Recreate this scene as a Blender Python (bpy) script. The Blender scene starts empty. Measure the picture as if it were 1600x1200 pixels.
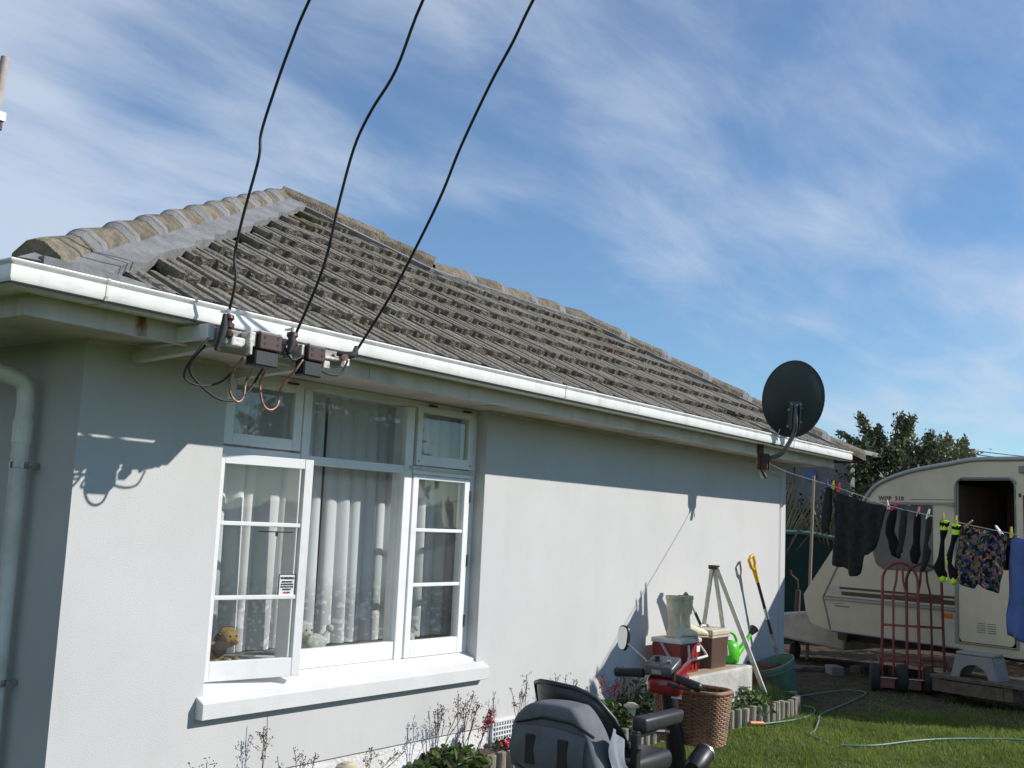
import bpy, bmesh, math, random
import numpy as np
from mathutils import Vector, Matrix
random.seed(7); RNG = np.random.default_rng(7)
S = bpy.context.scene
COL = S.collection
R = math.radians

# ---------------------------------------------------------------- camera
YAW, PITCH, ROLL, FPX = R(53.22), R(7.35), R(2.622), 1664.0
cy_, sy_, cp_, sp_ = math.cos(YAW), math.sin(YAW), math.cos(PITCH), math.sin(PITCH)
fw = Vector((sy_*cp_, cy_*cp_, sp_)); r0 = Vector((cy_, -sy_, 0)); u0 = r0.cross(fw)
rt = math.cos(ROLL)*r0 + math.sin(ROLL)*u0; up = -math.sin(ROLL)*r0 + math.cos(ROLL)*u0
cam = bpy.data.cameras.new('camera'); cam_o = bpy.data.objects.new('camera', cam); COL.objects.link(cam_o)
m = Matrix((rt, up, -fw)).transposed().to_4x4(); m.translation = Vector((0, 0, 1.55)); cam_o.matrix_world = m
cam.sensor_width = 36; cam.lens = FPX*36/1600; cam.clip_start = .05; cam.clip_end = 3000
S.camera = cam_o

# ---------------------------------------------------------------- world and sun
KX, MZ = .74, .77                      # direction to the sun = (KX, -1, MZ)
sd = Vector((KX, -1, MZ)).normalized()
elev = math.asin(sd.z); azim = math.atan2(sd.x, sd.y)
W = bpy.data.worlds.new('World'); S.world = W; W.use_nodes = True
nt = W.node_tree; nt.nodes.clear(); L = nt.links.new
def N(t, **k):
    n = nt.nodes.new(t)
    for a, b in k.items(): setattr(n, a, b)
    return n
out = N('ShaderNodeOutputWorld'); bg = N('ShaderNodeBackground'); L(bg.outputs[0], out.inputs[0])
sky = N('ShaderNodeTexSky', sky_type='NISHITA'); sky.sun_disc = False
sky.sun_elevation = elev; sky.sun_rotation = azim; sky.air_density = 1.0; sky.dust_density = 0.0; sky.ozone_density = 3.0
bg.inputs[1].default_value = .10
tc = N('ShaderNodeTexCoord'); sep = N('ShaderNodeSeparateXYZ'); L(tc.outputs['Generated'], sep.inputs[0])
def MA(op, a, b=None, clamp=False):
    n = N('ShaderNodeMath', operation=op); n.use_clamp = clamp
    for i, v in enumerate((a, b)):
        if v is None: continue
        if isinstance(v, (int, float)): n.inputs[i].default_value = v
        else: L(v, n.inputs[i])
    return n.outputs[0]
den = MA('ADD', MA('MAXIMUM', sep.outputs[2], 0.0), .12)
px_, py_ = MA('DIVIDE', sep.outputs[0], den), MA('DIVIDE', sep.outputs[1], den)
cmb = N('ShaderNodeCombineXYZ'); L(px_, cmb.inputs[0]); L(py_, cmb.inputs[1])
mp = N('ShaderNodeMapping'); L(cmb.outputs[0], mp.inputs[0])
mp.inputs['Rotation'].default_value = (0, 0, R(-50)); mp.inputs['Scale'].default_value = (.55, 1.0, 1); mp.inputs['Location'].default_value = (6.4, 1.9, 0)
n1 = N('ShaderNodeTexNoise'); L(mp.outputs[0], n1.inputs[0]); n1.inputs['Scale'].default_value = .8; n1.inputs['Detail'].default_value = 3; n1.inputs['Roughness'].default_value = .55; n1.inputs['Distortion'].default_value = .25
mp2 = N('ShaderNodeMapping'); L(cmb.outputs[0], mp2.inputs[0]); mp2.inputs['Rotation'].default_value = (0, 0, R(-62)); mp2.inputs['Scale'].default_value = (1.1, 2.9, 1); mp2.inputs['Location'].default_value = (1.9, 6.4, 0)
n2 = N('ShaderNodeTexNoise'); L(mp2.outputs[0], n2.inputs[0]); n2.inputs['Scale'].default_value = 1.5; n2.inputs['Detail'].default_value = 9; n2.inputs['Roughness'].default_value = .62; n2.inputs['Distortion'].default_value = .35
side = MA('SUBTRACT', MA('MULTIPLY', sep.outputs[1], .10), MA('MULTIPLY', sep.outputs[0], .075))      # cirrus thickens towards one side of the sky
cl = MA('ADD', MA('ADD', MA('MULTIPLY', n1.outputs[0], .80), MA('MULTIPLY', n2.outputs[0], .27)), side)
mr = N('ShaderNodeMapRange'); mr.interpolation_type = 'SMOOTHSTEP'; L(cl, mr.inputs[0]); mr.inputs[1].default_value = .45; mr.inputs[2].default_value = .68; mr.inputs[3].default_value = .13; mr.inputs[4].default_value = .82
CLOUD = mr
lowf = N('ShaderNodeMapRange'); L(sep.outputs[2], lowf.inputs[0]); lowf.inputs[1].default_value = -.02; lowf.inputs[2].default_value = .10
mx = N('ShaderNodeMix', data_type='RGBA'); L(MA('MULTIPLY', mr.outputs[0], lowf.outputs[0]), mx.inputs[0]); 
hs = N('ShaderNodeHueSaturation'); hs.inputs['Saturation'].default_value = 1.16; hs.inputs['Value'].default_value = .95; L(sky.outputs[0], hs.inputs[4])
tint = N('ShaderNodeMix', data_type='RGBA', blend_type='MULTIPLY'); tint.inputs[0].default_value = 1; L(hs.outputs[0], tint.inputs[6]); tint.inputs[7].default_value = (.80, .965, 1.06, 1)
L(tint.outputs[2], mx.inputs[6]); mx.inputs[7].default_value = (4.9, 5.55, 6.55, 1)
L(mx.outputs[2], bg.inputs[0])
sun = bpy.data.lights.new('sun', 'SUN'); sun.energy = 3.9; sun.angle = R(.53); sun.color = (1, .955, .89)
so = bpy.data.objects.new('sun', sun); COL.objects.link(so); so.rotation_euler = (-sd).to_track_quat('-Z', 'Y').to_euler()
S.view_settings.view_transform = 'Standard'; S.view_settings.look = 'None'; S.view_settings.exposure = .37; S.view_settings.gamma = 1
S.view_settings.use_curve_mapping = False

# ---------------------------------------------------------------- materials
MATS = {}
def mat(name, col, rough=.6, col2=None, nscale=8, ndetail=5, mixlo=.4, mixhi=.62, bump=0, bscale=60, metal=0, spec=.5, rnd=0, stretch=None, coat=0, bdist=.02):
    if name in MATS: return MATS[name]
    M = bpy.data.materials.new(name); M.use_nodes = True; t = M.node_tree; b = t.nodes['Principled BSDF']
    b.inputs['Roughness'].default_value = rough; b.inputs['Metallic'].default_value = metal; b.inputs['Specular IOR Level'].default_value = spec
    b.inputs['Coat Weight'].default_value = coat
    tcn = t.nodes.new('ShaderNodeTexCoord'); vec = tcn.outputs['Object']
    geo = t.nodes.new('ShaderNodeNewGeometry'); vec = geo.outputs['Position']
    if stretch:
        mpn = t.nodes.new('ShaderNodeMapping'); mpn.inputs['Scale'].default_value = stretch; t.links.new(vec, mpn.inputs[0]); vec = mpn.outputs[0]
    c4 = tuple(col)+(1,); last = None
    if col2:
        nz = t.nodes.new('ShaderNodeTexNoise'); nz.inputs['Scale'].default_value = nscale; nz.inputs['Detail'].default_value = ndetail; nz.inputs['Roughness'].default_value = .6
        t.links.new(vec, nz.inputs[0])
        rg = t.nodes.new('ShaderNodeMapRange'); rg.inputs[1].default_value = mixlo; rg.inputs[2].default_value = mixhi; t.links.new(nz.outputs[0], rg.inputs[0])
        mm = t.nodes.new('ShaderNodeMix'); mm.data_type = 'RGBA'; t.links.new(rg.outputs[0], mm.inputs[0]); mm.inputs[6].default_value = c4; mm.inputs[7].default_value = tuple(col2)+(1,)
        last = mm.outputs[2]
    if rnd:
        oi = t.nodes.new('ShaderNodeObjectInfo'); mr_ = t.nodes.new('ShaderNodeMapRange'); t.links.new(oi.outputs['Random'], mr_.inputs[0]); mr_.inputs[3].default_value = 1-rnd; mr_.inputs[4].default_value = 1+rnd
        hv = t.nodes.new('ShaderNodeHueSaturation'); t.links.new(mr_.outputs[0], hv.inputs['Value'])
        if last: t.links.new(last, hv.inputs[4])
        else: hv.inputs[4].default_value = c4
        last = hv.outputs[0]
    if last: t.links.new(last, b.inputs['Base Color'])
    else: b.inputs['Base Color'].default_value = c4
    if bump:
        nb = t.nodes.new('ShaderNodeTexNoise'); nb.inputs['Scale'].default_value = bscale; nb.inputs['Detail'].default_value = 4; t.links.new(vec, nb.inputs[0])
        bn = t.nodes.new('ShaderNodeBump'); bn.inputs['Strength'].default_value = bump; bn.inputs['Distance'].default_value = bdist; t.links.new(nb.outputs[0], bn.inputs['Height']); t.links.new(bn.outputs[0], b.inputs['Normal'])
    MATS[name] = M; return M

m_wall = mat('painted_plaster', (.53, .528, .520), .85, (.57, .568, .56), 1.6, 6, .35, .7, bump=.24, bscale=150, bdist=.006)
def streaks(M, sc, amount):
    t = M.node_tree; b = t.nodes['Principled BSDF']; l = b.inputs['Base Color'].links[0]; src = l.from_socket
    g = t.nodes.new('ShaderNodeNewGeometry'); mpn = t.nodes.new('ShaderNodeMapping'); mpn.inputs['Scale'].default_value = sc; t.links.new(g.outputs['Position'], mpn.inputs[0])
    nz = t.nodes.new('ShaderNodeTexNoise'); nz.inputs['Scale'].default_value = 1; nz.inputs['Detail'].default_value = 7; nz.inputs['Roughness'].default_value = .65; t.links.new(mpn.outputs[0], nz.inputs[0])
    rg = t.nodes.new('ShaderNodeMapRange'); rg.inputs[1].default_value = .5; rg.inputs[2].default_value = .75; rg.inputs[3].default_value = 1; rg.inputs[4].default_value = 1-amount; t.links.new(nz.outputs[0], rg.inputs[0])
    h = t.nodes.new('ShaderNodeHueSaturation'); t.links.new(rg.outputs[0], h.inputs['Value']); t.links.new(src, h.inputs[4]); t.links.new(h.outputs[0], b.inputs['Base Color'])
streaks(m_wall, (5, 5, .9), .05)
m_plinth = mat('plinth_paint', (.74, .74, .73), .8, (.62, .62, .60), 4, 6, bump=.8, bscale=45, bdist=.012)
m_sill = mat('sill_paint', (.60, .60, .595), .8, (.64, .64, .63), 5, bump=.3, bscale=110, bdist=.005)
m_white = mat('white_gloss_paint', (.80, .80, .79), .35, (.70, .695, .67), 6, 8, .5, .75, bump=.08, bscale=40, bdist=.004)
m_cream = mat('aged_cream_paint', (.60, .59, .54), .55, (.44, .425, .38), 5, 8, .48, .72, bump=.15, bscale=30, bdist=.004)
m_fascia = mat('fascia_paint', (.68, .61, .58), .6, (.40, .37, .32), 3, 9, .52, .8, bump=.2, bscale=25, bdist=.004)
m_soffit = mat('soffit_paint', (.66, .58, .53), .75, (.36, .33, .28), 2.6, 8, .5, .78, bump=.15, bscale=30)
m_pvc = mat('gutter_pvc', (.83, .82, .79), .38, (.60, .57, .50), 5, 9, .56, .85, bump=.05, bscale=10, stretch=(1,1,3))
streaks(m_pvc, (9, 9, 2.5), .18); streaks(m_fascia, (7, 7, 1.5), .25); streaks(m_soffit, (3, 3, 3), .22)
m_pipe = mat('pipe_pvc', (.80, .78, .72), .4, (.62, .60, .54), 4, 6)
m_tile = mat('concrete_tile', (.245, .220, .180), .95, (.175, .157, .128), 9, 10, .40, .65, bump=.9, bscale=55, bdist=.02, rnd=.13, spec=.2)
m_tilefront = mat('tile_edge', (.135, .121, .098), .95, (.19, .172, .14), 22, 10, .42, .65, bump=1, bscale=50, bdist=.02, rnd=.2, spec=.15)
m_lichen = mat('tile_lichen', (.20, .165, .08), .95, (.09, .085, .065), 14, 10, .42, .58, bump=.9, bscale=55, spec=.15)
m_rtile = mat('red_tile', (.27, .13, .10), .9, (.16, .12, .10), 9, 8, bump=.8, bscale=55)
m_cap = mat('ridge_cap', (.25, .205, .15), .95, (.135, .12, .095), 16, 10, .4, .62, bump=.9, bscale=70, bdist=.02, rnd=.15, spec=.15)
m_capred = mat('ridge_cap_red', (.22, .11, .08), .95, (.13, .12, .08), 12, 10, .4, .6, bump=.9, bscale=70, bdist=.02, spec=.15)
m_mortar = mat('ridge_mortar', (.225, .225, .225), .9, (.16, .16, .16), 7, 8, bump=.6, bscale=30, bdist=.015)
m_under = mat('roof_underlay', (.02, .02, .018), .95)
m_grass = mat('grass', (.050, .085, .018), .7, (.10, .125, .030), 1.6, 6, .4, .62, rnd=.1, spec=.25)
m_soil = mat('soil', (.060, .045, .032), .95, (.12, .10, .075), 14, 10, .45, .65, bump=1, bscale=40, bdist=.03)
m_black = mat('black_plastic', (.018, .018, .02), .42, bump=.15, bscale=300, bdist=.002)
m_rubber = mat('black_rubber', (.022, .022, .022), .75)
m_cable = mat('cable_black', (.012, .012, .013), .6)
m_copper = mat('copper', (.50, .27, .20), .5, (.22, .13, .10), 45, 4, metal=.45)
m_maroon = mat('maroon_bakelite', (.055, .016, .015), .45, (.035, .016, .015), 30)
m_porcelain = mat('porcelain', (.72, .70, .64), .35, (.35, .33, .28), 40, 6)
m_timber = mat('weathered_timber', (.42, .40, .36), .85, (.22, .20, .17), 18, 8, bump=.6, bscale=60, stretch=(.3, 1, 1))
m_steel = mat('steel', (.50, .50, .50), .35, (.32, .31, .30), 30, 6, metal=.9)
m_alu = mat('aluminium', (.62, .63, .63), .4, (.48, .49, .48), 20, 6, metal=.75)
m_rust = mat('rusty_steel', (.11, .055, .035), .8, (.055, .04, .035), 40, 8, bump=.5, bscale=120, bdist=.004)
m_dish = mat('dish_grey', (.052, .064, .070), .5, (.045, .056, .062), 6, metal=.1)
m_dark = mat('dark_interior', (.03, .028, .025), .9)
m_room = mat('room_wall', (.50, .48, .45), .9)

def nodes_of(name):
    M = bpy.data.materials.new(name); M.use_nodes = True; t = M.node_tree
    for n in list(t.nodes): t.nodes.remove(n)
    o = t.nodes.new('ShaderNodeOutputMaterial'); MATS[name] = M
    return M, t, o
def glass_mat(name, tint=(.93, .96, .95), boost=1.0, dirt=0.0):
    M, t, o = nodes_of(name)
    tr = t.nodes.new('ShaderNodeBsdfTransparent'); tr.inputs[0].default_value = tint+(1,)
    gl = t.nodes.new('ShaderNodeBsdfGlossy'); gl.inputs['Roughness'].default_value = .015
    nz = t.nodes.new('ShaderNodeTexNoise'); nz.inputs['Scale'].default_value = 2.2; g = t.nodes.new('ShaderNodeNewGeometry'); t.links.new(g.outputs['Position'], nz.inputs[0])
    bp = t.nodes.new('ShaderNodeBump'); bp.inputs['Strength'].default_value = .06; bp.inputs['Distance'].default_value = .05; t.links.new(nz.outputs[0], bp.inputs['Height']); t.links.new(bp.outputs[0], gl.inputs['Normal'])
    fr = t.nodes.new('ShaderNodeFresnel'); bfm = t.nodes.new('ShaderNodeMapRange'); t.links.new(g.outputs['Backfacing'], bfm.inputs[0]); bfm.inputs[3].default_value = 1.52; bfm.inputs[4].default_value = 1/1.52; t.links.new(bfm.outputs[0], fr.inputs[0])
    mu = t.nodes.new('ShaderNodeMath'); mu.operation = 'MULTIPLY'; mu.use_clamp = True; t.links.new(fr.outputs[0], mu.inputs[0]); mu.inputs[1].default_value = boost*1.8
    mxs = t.nodes.new('ShaderNodeMixShader'); t.links.new(mu.outputs[0], mxs.inputs[0]); t.links.new(tr.outputs[0], mxs.inputs[1]); t.links.new(gl.outputs[0], mxs.inputs[2])
    if dirt:
        df = t.nodes.new('ShaderNodeBsdfDiffuse'); df.inputs[0].default_value = (.6, .6, .58, 1); m2 = t.nodes.new('ShaderNodeMixShader'); m2.inputs[0].default_value = dirt
        t.links.new(mxs.outputs[0], m2.inputs[1]); t.links.new(df.outputs[0], m2.inputs[2]); t.links.new(m2.outputs[0], o.inputs[0])
    else: t.links.new(mxs.outputs[0], o.inputs[0])
    return M
m_glass = glass_mat('window_glass', dirt=.03)
def curtain_mat():
    M, t, o = nodes_of('net_curtain')
    g = t.nodes.new('ShaderNodeNewGeometry'); sp = t.nodes.new('ShaderNodeSeparateXYZ'); t.links.new(g.outputs['Position'], sp.inputs[0])
    uv = t.nodes.new('ShaderNodeUVMap')
    vo = t.nodes.new('ShaderNodeTexVoronoi'); vo.inputs['Scale'].default_value = 34; vo.feature = 'SMOOTH_F1'; t.links.new(uv.outputs[0], vo.inputs[0])
    v2 = t.nodes.new('ShaderNodeTexNoise'); v2.inputs['Scale'].default_value = 16; v2.inputs['Detail'].default_value = 2; t.links.new(uv.outputs[0], v2.inputs[0])
    low = t.nodes.new('ShaderNodeMapRange'); t.links.new(sp.outputs[2], low.inputs[0]); low.inputs[1].default_value = 1.22; low.inputs[2].default_value = 1.02; low.inputs[3].default_value = 0; low.inputs[4].default_value = 1
    ad = t.nodes.new('ShaderNodeMath'); ad.operation = 'ADD'; t.links.new(vo.outputs[0], ad.inputs[0]); t.links.new(v2.outputs[0], ad.inputs[1])
    th = t.nodes.new('ShaderNodeMapRange'); t.links.new(ad.outputs[0], th.inputs[0]); th.inputs[1].default_value = .74; th.inputs[2].default_value = .88
    mu = t.nodes.new('ShaderNodeMath'); mu.operation = 'MULTIPLY'; t.links.new(th.outputs[0], mu.inputs[0]); t.links.new(low.outputs[0], mu.inputs[1])
    op = t.nodes.new('ShaderNodeMapRange'); t.links.new(mu.outputs[0], op.inputs[0]); op.inputs[3].default_value = .92; op.inputs[4].default_value = .60
    df = t.nodes.new('ShaderNodeBsdfDiffuse'); df.inputs[0].default_value = (.87, .87, .88, 1)
    tl = t.nodes.new('ShaderNodeBsdfTranslucent'); tl.inputs[0].default_value = (.6, .6, .62, 1)
    m1 = t.nodes.new('ShaderNodeMixShader'); m1.inputs[0].default_value = .25; t.links.new(df.outputs[0], m1.inputs[1]); t.links.new(tl.outputs[0], m1.inputs[2])
    tr = t.nodes.new('ShaderNodeBsdfTransparent'); m2 = t.nodes.new('ShaderNodeMixShader'); t.links.new(op.outputs[0], m2.inputs[0]); t.links.new(tr.outputs[0], m2.inputs[1]); t.links.new(m1.outputs[0], m2.inputs[2])
    t.links.new(m2.outputs[0], o.inputs[0]); return M
m_net = curtain_mat()
def foliage_mat(name, c1, c2, sc=3., tr=.35, rough=.5):
    M, t, o = nodes_of(name)
    g = t.nodes.new('ShaderNodeNewGeometry'); nz = t.nodes.new('ShaderNodeTexNoise'); nz.inputs['Scale'].default_value = sc; nz.inputs['Detail'].default_value = 6; t.links.new(g.outputs['Position'], nz.inputs[0])
    rg = t.nodes.new('ShaderNodeMapRange'); rg.inputs[1].default_value = .38; rg.inputs[2].default_value = .62; t.links.new(nz.outputs[0], rg.inputs[0])
    ad = t.nodes.new('ShaderNodeMath'); ad.operation = 'MULTIPLY_ADD'; ad.use_clamp = True; t.links.new(g.outputs['Random Per Island'], ad.inputs[0]); ad.inputs[1].default_value = .55; 
    m5 = t.nodes.new('ShaderNodeMath'); m5.operation = 'MULTIPLY'; t.links.new(rg.outputs[0], m5.inputs[0]); m5.inputs[1].default_value = .5; t.links.new(m5.outputs[0], ad.inputs[2])
    mm = t.nodes.new('ShaderNodeMix'); mm.data_type = 'RGBA'; t.links.new(ad.outputs[0], mm.inputs[0]); mm.inputs[6].default_value = c1+(1,); mm.inputs[7].default_value = c2+(1,)
    p = t.nodes.new('ShaderNodeBsdfPrincipled'); p.inputs['Roughness'].default_value = rough; p.inputs['Specular IOR Level'].default_value = .35; t.links.new(mm.outputs[2], p.inputs['Base Color'])
    tl = t.nodes.new('ShaderNodeBsdfTranslucent'); t.links.new(mm.outputs[2], tl.inputs[0]); ms = t.nodes.new('ShaderNodeMixShader'); ms.inputs[0].default_value = tr
    t.links.new(p.outputs[0], ms.inputs[1]); t.links.new(tl.outputs[0], ms.inputs[2]); t.links.new(ms.outputs[0], o.inputs[0]); return M
m_leaf_tree = foliage_mat('tree_leaves', (.055, .072, .032), (.22, .23, .12), 2.0, .2)
m_leaf_dark = foliage_mat('hedge_leaves', (.015, .022, .010), (.05, .06, .028), 2.5, .2)
m_flax = foliage_mat('flax_leaves', (.040, .042, .022), (.20, .19, .11), 3, .2)
m_blade = foliage_mat('grass_blades', (.085, .15, .020), (.27, .33, .07), 1.4, .45, .55)
m_heuch = foliage_mat('heuchera_leaves', (.035, .085, .022), (.13, .20, .05), 8, .3)
m_redleaf = foliage_mat('bronze_leaves', (.035, .016, .014), (.09, .09, .03), 10, .3)
m_stem = foliage_mat('dry_stems', (.10, .065, .045), (.17, .12, .08), 20, .2)
m_seed = foliage_mat('seed_heads', (.10, .035, .035), (.20, .12, .09), 20, .3)
m_pinkfl = foliage_mat('pink_florets', (.42, .03, .06), (.60, .10, .13), 20, .3)
m_redfl = foliage_mat('red_petals', (.50, .02, .05), (.65, .08, .12), 20, .3)
m_ground_cover = foliage_mat('ground_cover', (.020, .045, .014), (.06, .11, .035), 9, .3)

# ---------------------------------------------------------------- mesh tools
class MB:
    def __init__(s): s.v = []; s.f = []; s.m = []; s.mi = 0; s.uv = None
    def add(s, vs, fs, M=None):
        o = len(s.v)
        for p in vs:
            p = Vector(p); s.v.append(tuple(M @ p if M else p))
        for f in fs: s.f.append(tuple(i+o for i in f)); s.m.append(s.mi)
        return s
    def box(s, a, b, M=None):
        x0, y0, z0 = a; x1, y1, z1 = b
        return s.add([(x0,y0,z0),(x1,y0,z0),(x1,y1,z0),(x0,y1,z0),(x0,y0,z1),(x1,y0,z1),(x1,y1,z1),(x0,y1,z1)],
                     [(0,3,2,1),(4,5,6,7),(0,1,5,4),(1,2,6,5),(2,3,7,6),(3,0,4,7)], M)
    def beam(s, p, q, w, h, upv=(0,0,1)):
        p, q = Vector(p), Vector(q); d = (q-p); l = d.length; d.normalize(); a = Vector(upv).cross(d)
        if a.length < 1e-4: a = Vector((1,0,0)).cross(d)
        a.normalize(); b = d.cross(a)
        M = Matrix((a, b, d)).transposed().to_4x4(); M.translation = p
        return s.box((-w/2,-h/2,0),(w/2,h/2,l), M)
    def tube(s, path, r, n=8, caps=True, closed=False):
        P = [Vector(p) for p in path]; k = len(P); rr = r if hasattr(r, '__len__') else [r]*k
        o = len(s.v); a = None
        for i, p in enumerate(P):
            if closed: d = (P[(i+1) % k]-P[i-1])
            else: d = (P[min(i+1, k-1)]-P[max(i-1, 0)])
            d.normalize()
            if a is None:
                a = d.cross(Vector((0,0,1)))
                if a.length < .05: a = d.cross(Vector((1,0,0)))
            a = (a-d*a.dot(d)).normalized(); b = d.cross(a)
            for j in range(n):
                t = 2*math.pi*j/n; s.v.append(tuple(p+(a*math.cos(t)+b*math.sin(t))*rr[i]))
        for i in range(k if closed else k-1):
            for j in range(n):
                i2 = (i+1) % k
                s.f.append((o+i*n+j, o+i*n+(j+1) % n, o+i2*n+(j+1) % n, o+i2*n+j)); s.m.append(s.mi)
        if caps and not closed:
            s.f.append(tuple(o+j for j in range(n))[::-1]); s.f.append(tuple(o+(k-1)*n+j for j in range(n))); s.m += [s.mi]*2
        return s
    def cyl(s, p, q, r, r2=None, n=16): return s.tube([p, q], [r, r if r2 is None else r2], n)
    def lathe(s, prof, n=24, M=None, caps=True):
        vs = [(r*math.cos(2*math.pi*j/n), r*math.sin(2*math.pi*j/n), z) for r, z in prof for j in range(n)]; k = len(prof)
        fs = [(i*n+j, i*n+(j+1) % n, (i+1)*n+(j+1) % n, (i+1)*n+j) for i in range(k-1) for j in range(n)]
        if caps: fs += [tuple(range(n))[::-1], tuple((k-1)*n+j for j in range(n))]
        return s.add(vs, fs, M)
    def prism(s, poly, d, M=None):      # poly in xy, extruded along z by d
        n = len(poly)
        return s.add([(x, y, 0) for x, y in poly]+[(x, y, d) for x, y in poly], [tuple(range(n))[::-1], tuple(range(n, 2*n))]+[(i, (i+1) % n, n+(i+1) % n, n+i) for i in range(n)], M)
    def ball(s, c, r, n=12, k=8, sc=(1,1,1), M=None):
        vs = []; fs = []
        for i in range(k+1):
            t = math.pi*i/k
            for j in range(n):
                q = 2*math.pi*j/n; vs.append((c[0]+r*sc[0]*math.sin(t)*math.cos(q), c[1]+r*sc[1]*math.sin(t)*math.sin(q), c[2]+r*sc[2]*math.cos(t)))
        fs = [(i*n+j, (i+1)*n+j, (i+1)*n+(j+1) % n, i*n+(j+1) % n) for i in range(k) for j in range(n)]
        return s.add(vs, fs, M)
    def grid(s, fn, nu, nv, two=False):
        o = len(s.v)
        for i in range(nu+1):
            for j in range(nv+1): s.v.append(tuple(fn(i/nu, j/nv)))
        for i in range(nu):
            for j in range(nv):
                a = o+i*(nv+1)+j; s.f.append((a, a+nv+1, a+nv+2, a+1)); s.m.append(s.mi)
        return s
    def mesh(s, name, mats, smooth=None, bevel=0, bseg=1, off=(0,0,0), recalc=True):
        me = bpy.data.meshes.new(name); off = Vector(off)
        me.from_pydata([tuple(Vector(v)-off) for v in s.v], [], s.f)
        for q in (mats if isinstance(mats, (list, tuple)) else [mats]): me.materials.append(q)
        me.polygons.foreach_set('material_index', s.m)
        if recalc or bevel:
            bm = bmesh.new(); bm.from_mesh(me)
            if recalc: bmesh.ops.recalc_face_normals(bm, faces=bm.faces)
            if bevel:
                bmesh.ops.remove_doubles(bm, verts=bm.verts, dist=1e-5)
                es = [e for e in bm.edges if len(e.link_faces) == 2 and e.calc_face_angle(0) > R(35)]
                bmesh.ops.bevel(bm, geom=es, offset=bevel, segments=bseg, affect='EDGES', profile=.5, clamp_overlap=True)
            bm.to_mesh(me); bm.free()
        if smooth:
            me.polygons.foreach_set('use_smooth', [True]*len(me.polygons)); me.set_sharp_from_angle(angle=R(smooth))
        me.update(); return me
def wloc(o):
    v = Vector((0,0,0))
    while o: v = v+o.location; o = o.parent
    return v
def tag(o, label=None, cat=None, group=None, kind=None):
    if label: o['label'] = label
    if cat: o['category'] = cat
    if group: o['group'] = group
    if kind: o['kind'] = kind
    return o
def thing(name, label, cat, loc=(0,0,0), group=None):
    o = bpy.data.objects.new(name, None); COL.objects.link(o); o.location = loc; o.empty_display_size = .1
    return tag(o, label, cat, group)
def part(name, mb, mats, parent=None, smooth=None, bevel=0, bseg=1, at=None, label=None, world=True, recalc=True):
    """mesh built in world coordinates; its origin is put at `at` (world) or the parent's place"""
    base = wloc(parent) if parent else Vector((0,0,0))
    o_w = Vector(at) if at is not None else base
    me = mb.mesh(name, mats, smooth, bevel, bseg, off=o_w if world else (0,0,0), recalc=recalc)
    o = bpy.data.objects.new(name, me); COL.objects.link(o); o.parent = parent; o.location = o_w-base
    if label: o['label'] = label
    return o
def solo(name, mb, mats, label, cat, loc, group=None, **k):
    o = part(name, mb, mats, None, at=loc, **k); return tag(o, label, cat, group)
def copy_obj(o, parent, loc=None, mats=None):
    c = o.copy(); COL.objects.link(c); c.parent = parent
    if loc is not None: c.location = loc
    return c
def smooth_path(pts, k=6):
    P = [Vector(p) for p in pts]; out = []
    for i in range(len(P)-1):
        a, b, c, d = P[max(i-1,0)], P[i], P[i+1], P[min(i+2,len(P)-1)]
        for j in range(k):
            t = j/k; out.append(.5*((2*b)+(c-a)*t+(2*a-5*b+4*c-d)*t*t+(3*b-a-3*c+d)*t**3))
    out.append(P[-1]); return out

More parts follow.
